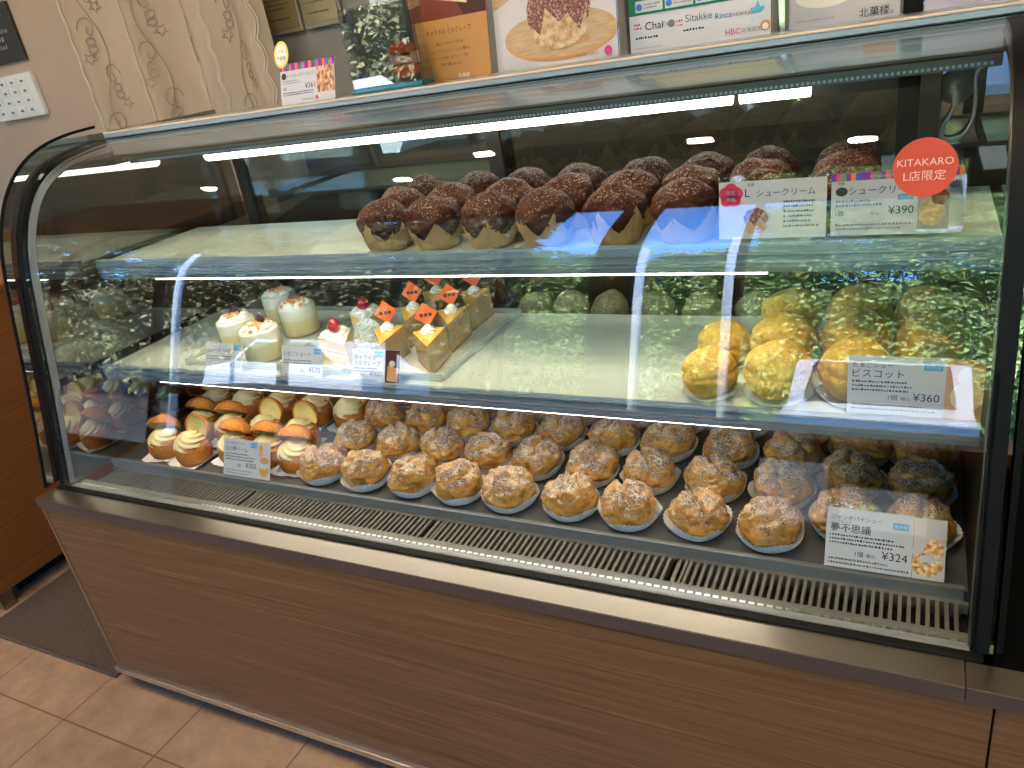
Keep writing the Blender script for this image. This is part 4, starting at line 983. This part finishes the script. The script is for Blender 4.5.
# ------------------------------------------------------------------ the street outside the shop window
GZ = -.45
struct(MB().box(-60, 60, -80, RF - .13, GZ - .1, GZ).build('ground_outside', 'asphalt'))
hp = []
for i in range(61):
    for j in range(9):
        x = -75 + i * 2.2; v_ = j / 8; hgt = (8.5 + 2.5 * nz(Vector((x * .06, 3.1, 0))) + 1.2 * nz(Vector((x * .25, 7.7, 0)))) * math.sin(v_ * PI / 2)
        hp.append((x, -36 - 9 * v_ + 1.3 * nz(Vector((x * .5, j * .9, 2))), GZ - .1 + hgt + .7 * nz(Vector((x * .8, j * 1.3, 5))) * v_))
struct(MB().grid(hp, 61, 9).build('hillside_outside', 'leaf_dimmed'))
def leaf_mesh(seed, n, rx, ry, rz, zc, size, mat='leaf_green'):
    rr = random.Random(seed); vs = []; fs = []; cl = [(rr.gauss(0, .5), rr.gauss(0, .5), rr.gauss(0, .5)) for _ in range(26)]
    for i in range(n):
        c = cl[i % len(cl)]; p = Vector((c[0] + rr.gauss(0, .22), c[1] + rr.gauss(0, .22), c[2] + rr.gauss(0, .20)))
        p = Vector((p.x * rx, p.y * ry, p.z * rz + zc)); q = Matrix.Rotation(rr.uniform(0, 6.28), 3, (rr.gauss(0, 1), rr.gauss(0, 1), rr.gauss(0, 1) + .01)); s = size * rr.uniform(.6, 1.3); o = len(vs)
        for a, b_ in ((-1, 0), (0, -.45), (1, 0), (0, .45)): vs.append(p + q @ Vector((a * s, b_ * s, 0)))
        fs.append((o, o + 1, o + 2, o + 3))
    return MB().add(vs, fs, 0, False).mesh('foliage', mat)
def thicket(name, label, x0, x1, y0, y1, top, n, size, mat, seed):
    # a continuous bank of roadside foliage: crowns merge, no single tree can be told apart
    rr = random.Random(seed); vs = []; fs = []; cl = []
    for i in range(int((x1 - x0) * (y1 - y0) * 45)):
        x, y = rr.uniform(x0, x1), rr.uniform(y0, y1); h = top(x) * (.80 + .20 * nz(Vector((x * .5, y * .5, seed)))); cl.append((x, y, h * rr.random() ** .75, rr.uniform(.35, .75)))
    for i in range(n):
        cx, cy_, cz, r = cl[i % len(cl)]; d = Vector((rr.gauss(0, .5), rr.gauss(0, .5), rr.gauss(0, .42))) * r; p = Vector((min(max(cx + d.x, x0), x1), min(max(cy_ + d.y, y0), y1), max(cz + d.z, .1) + GZ))
        q = Matrix.Rotation(rr.uniform(0, 6.28), 3, (rr.gauss(0, 1), rr.gauss(0, 1), rr.gauss(0, 1) + .01)); sz = size * rr.uniform(.6, 1.4); o = len(vs)
        for a, b_ in ((-1, 0), (0, -.45), (1, 0), (0, .45)): vs.append(p + q @ Vector((a * sz, b_ * sz, 0)))
        fs.append((o, o + 1, o + 2, o + 3))
    o = MB().add(vs, fs, 0, False).build(name, mat); tag(o, label, 'foliage'); o['kind'] = 'stuff'
thicket('foliage_bank', 'sunlit green roadside foliage mirrored in the right part of the glass', -2.35, 7.0, -12.6, -10.2, lambda x: 11.5, 190000, .066, 'leaf_green', 3)
thicket('foliage_bank', 'roadside foliage with shade put into its leaf colour, mirrored in the left part of the glass', -27.0, -6.9, -12.0, -10.8, lambda x: 13.0 + max(0, -x - 12) * .55, 260000, .105, 'leaf_dimmed', 5)
thicket('foliage_bank', 'distant green foliage mirrored below the blue sky patches', -24.0, -2.8, -25.5, -22.5, lambda x: 10.3 + 2.2 * nz(Vector((x * .35, 1.7, 0))), 110000, .13, 'leaf_green', 7)
hm = leaf_mesh(9, 3600, 2.0, .45, .35, .75, .10)
for k, x in enumerate((-30, -21, -12, -3)):
    o = link('hedge', hm, None, (x, -18.5, GZ)); tag(o, f'clipped green hedge across the street, {("leftmost", "second from the left", "second from the right", "rightmost")[k]}', 'hedge', 'hedge blocks across the street')
for x, y, lab in ((-1.85, -7.0, 'white street pole mirrored right of the case middle'), (-3.45, -8.6, 'white street pole mirrored at the case middle'), (-11.2, -7.2, 'white street pole mirrored at the left of the case')):
    t = thing('street_pole', lab, 'pole', (x, y, GZ)); MB().tube([(0, 0, 0), (0, 0, 4.5)], .07, 12).build('shaft', 'pole_white', t); MB().lathe([(.13, 0), (.13, .04), (.08, .06)], 16).build('base_plate', 'pole_white', t)
def car(x, y, rz, label):
    t = thing('parked_car', label, 'car', (x, y, GZ), rz)
    side = [(-2.0, .28), (-2.05, .62), (-1.95, .88), (-1.2, .98), (-.55, 1.42), (.9, 1.45), (1.55, 1.02), (2.0, .92), (2.05, .4), (1.95, .26)]
    MB().prism(side, 'y', -.85, .85).build('body', 'car_white', t)
    MB().prism([(-1.08, 1.0), (-.55, 1.36), (.85, 1.39), (1.38, 1.02)], 'y', -.857, .857).build('side_windows', 'car_glass', t)
    MB().add([(-1.22, -.70, 1.005), (-1.22, .70, 1.005), (-.60, .66, 1.41), (-.60, -.66, 1.41)], [(0, 1, 2, 3)]).build('windscreen', 'car_glass', t)
    for sx_ in (-1.25, 1.25):
        for sy in (-.80, .80):
            MB().lathe([(.0001, -.1), (.30, -.1), (.32, -.06), (.32, .06), (.30, .1), (.0001, .1)], 24, T=Matrix.Translation((sx_, sy, .32)) @ Matrix.Rotation(PI / 2, 4, 'X')).build('wheel', 'rubber_black', t)
    for sy in (-.6, .6): MB().box(-2.07, -2.02, sy - .18, sy + .18, .62, .76, bev=.01).build('headlamp', 'chrome', t)
car(-.25, -7.9, -PI / 2, 'white parked car mirrored low at the right of the glass')
car(-9.6, -8.9, .1, 'white parked car mirrored in the acrylic stand')
# ------------------------------------------------------------------ table added behind the photographer to block low daylight
t = thing('blocker_table', 'dark wooden table added to block low daylight, mirrored low in the glass', 'table', (-1.3, -1.27, 0))
MB().box(-2.3, 2.3, -.33, .33, .625, .66, bev=.004).build('tabletop', 'oak_side', t); MB().box(-2.24, 2.24, -.29, .29, .06, .625).build('cabinet', 'pillar_dark', t); MB().box(-2.2, 2.2, -.25, .25, 0, .06).build('plinth', 'void_black', t)
for x0, x1, z0, z1, lab in ((-.46, -.22, .41, .59, 'added white glow panel on the table front, second from the right, mirrored over the pies'), (-.18, .09, .41, .53, 'added white glow panel on the table front, rightmost, mirrored over the pies'),
                            (-3.33, -3.17, .40, .515, 'small added white glow panel on the table front, leftmost, mirrored over the domes'), (-2.81, -2.575, .38, .535, 'added white glow panel on the table front, second from the left'), (-2.54, -2.35, .39, .54, 'added white glow panel on the table front, third from the left')):
    t = thing('glow_panel', lab, 'glow panel', (x0, -.962, z0), group='added glow panels on the table')
    MB().box(0, x1 - x0, -.016, 0, 0, z1 - z0, bev=.002).build('housing', 'white_plastic', t); MB().box(.004, x1 - x0 - .004, 0, .001, .004, z1 - z0 - .004).build('lit_panel', 'panel_glow', t)  # emissive face added only to show up mirrored in the glass
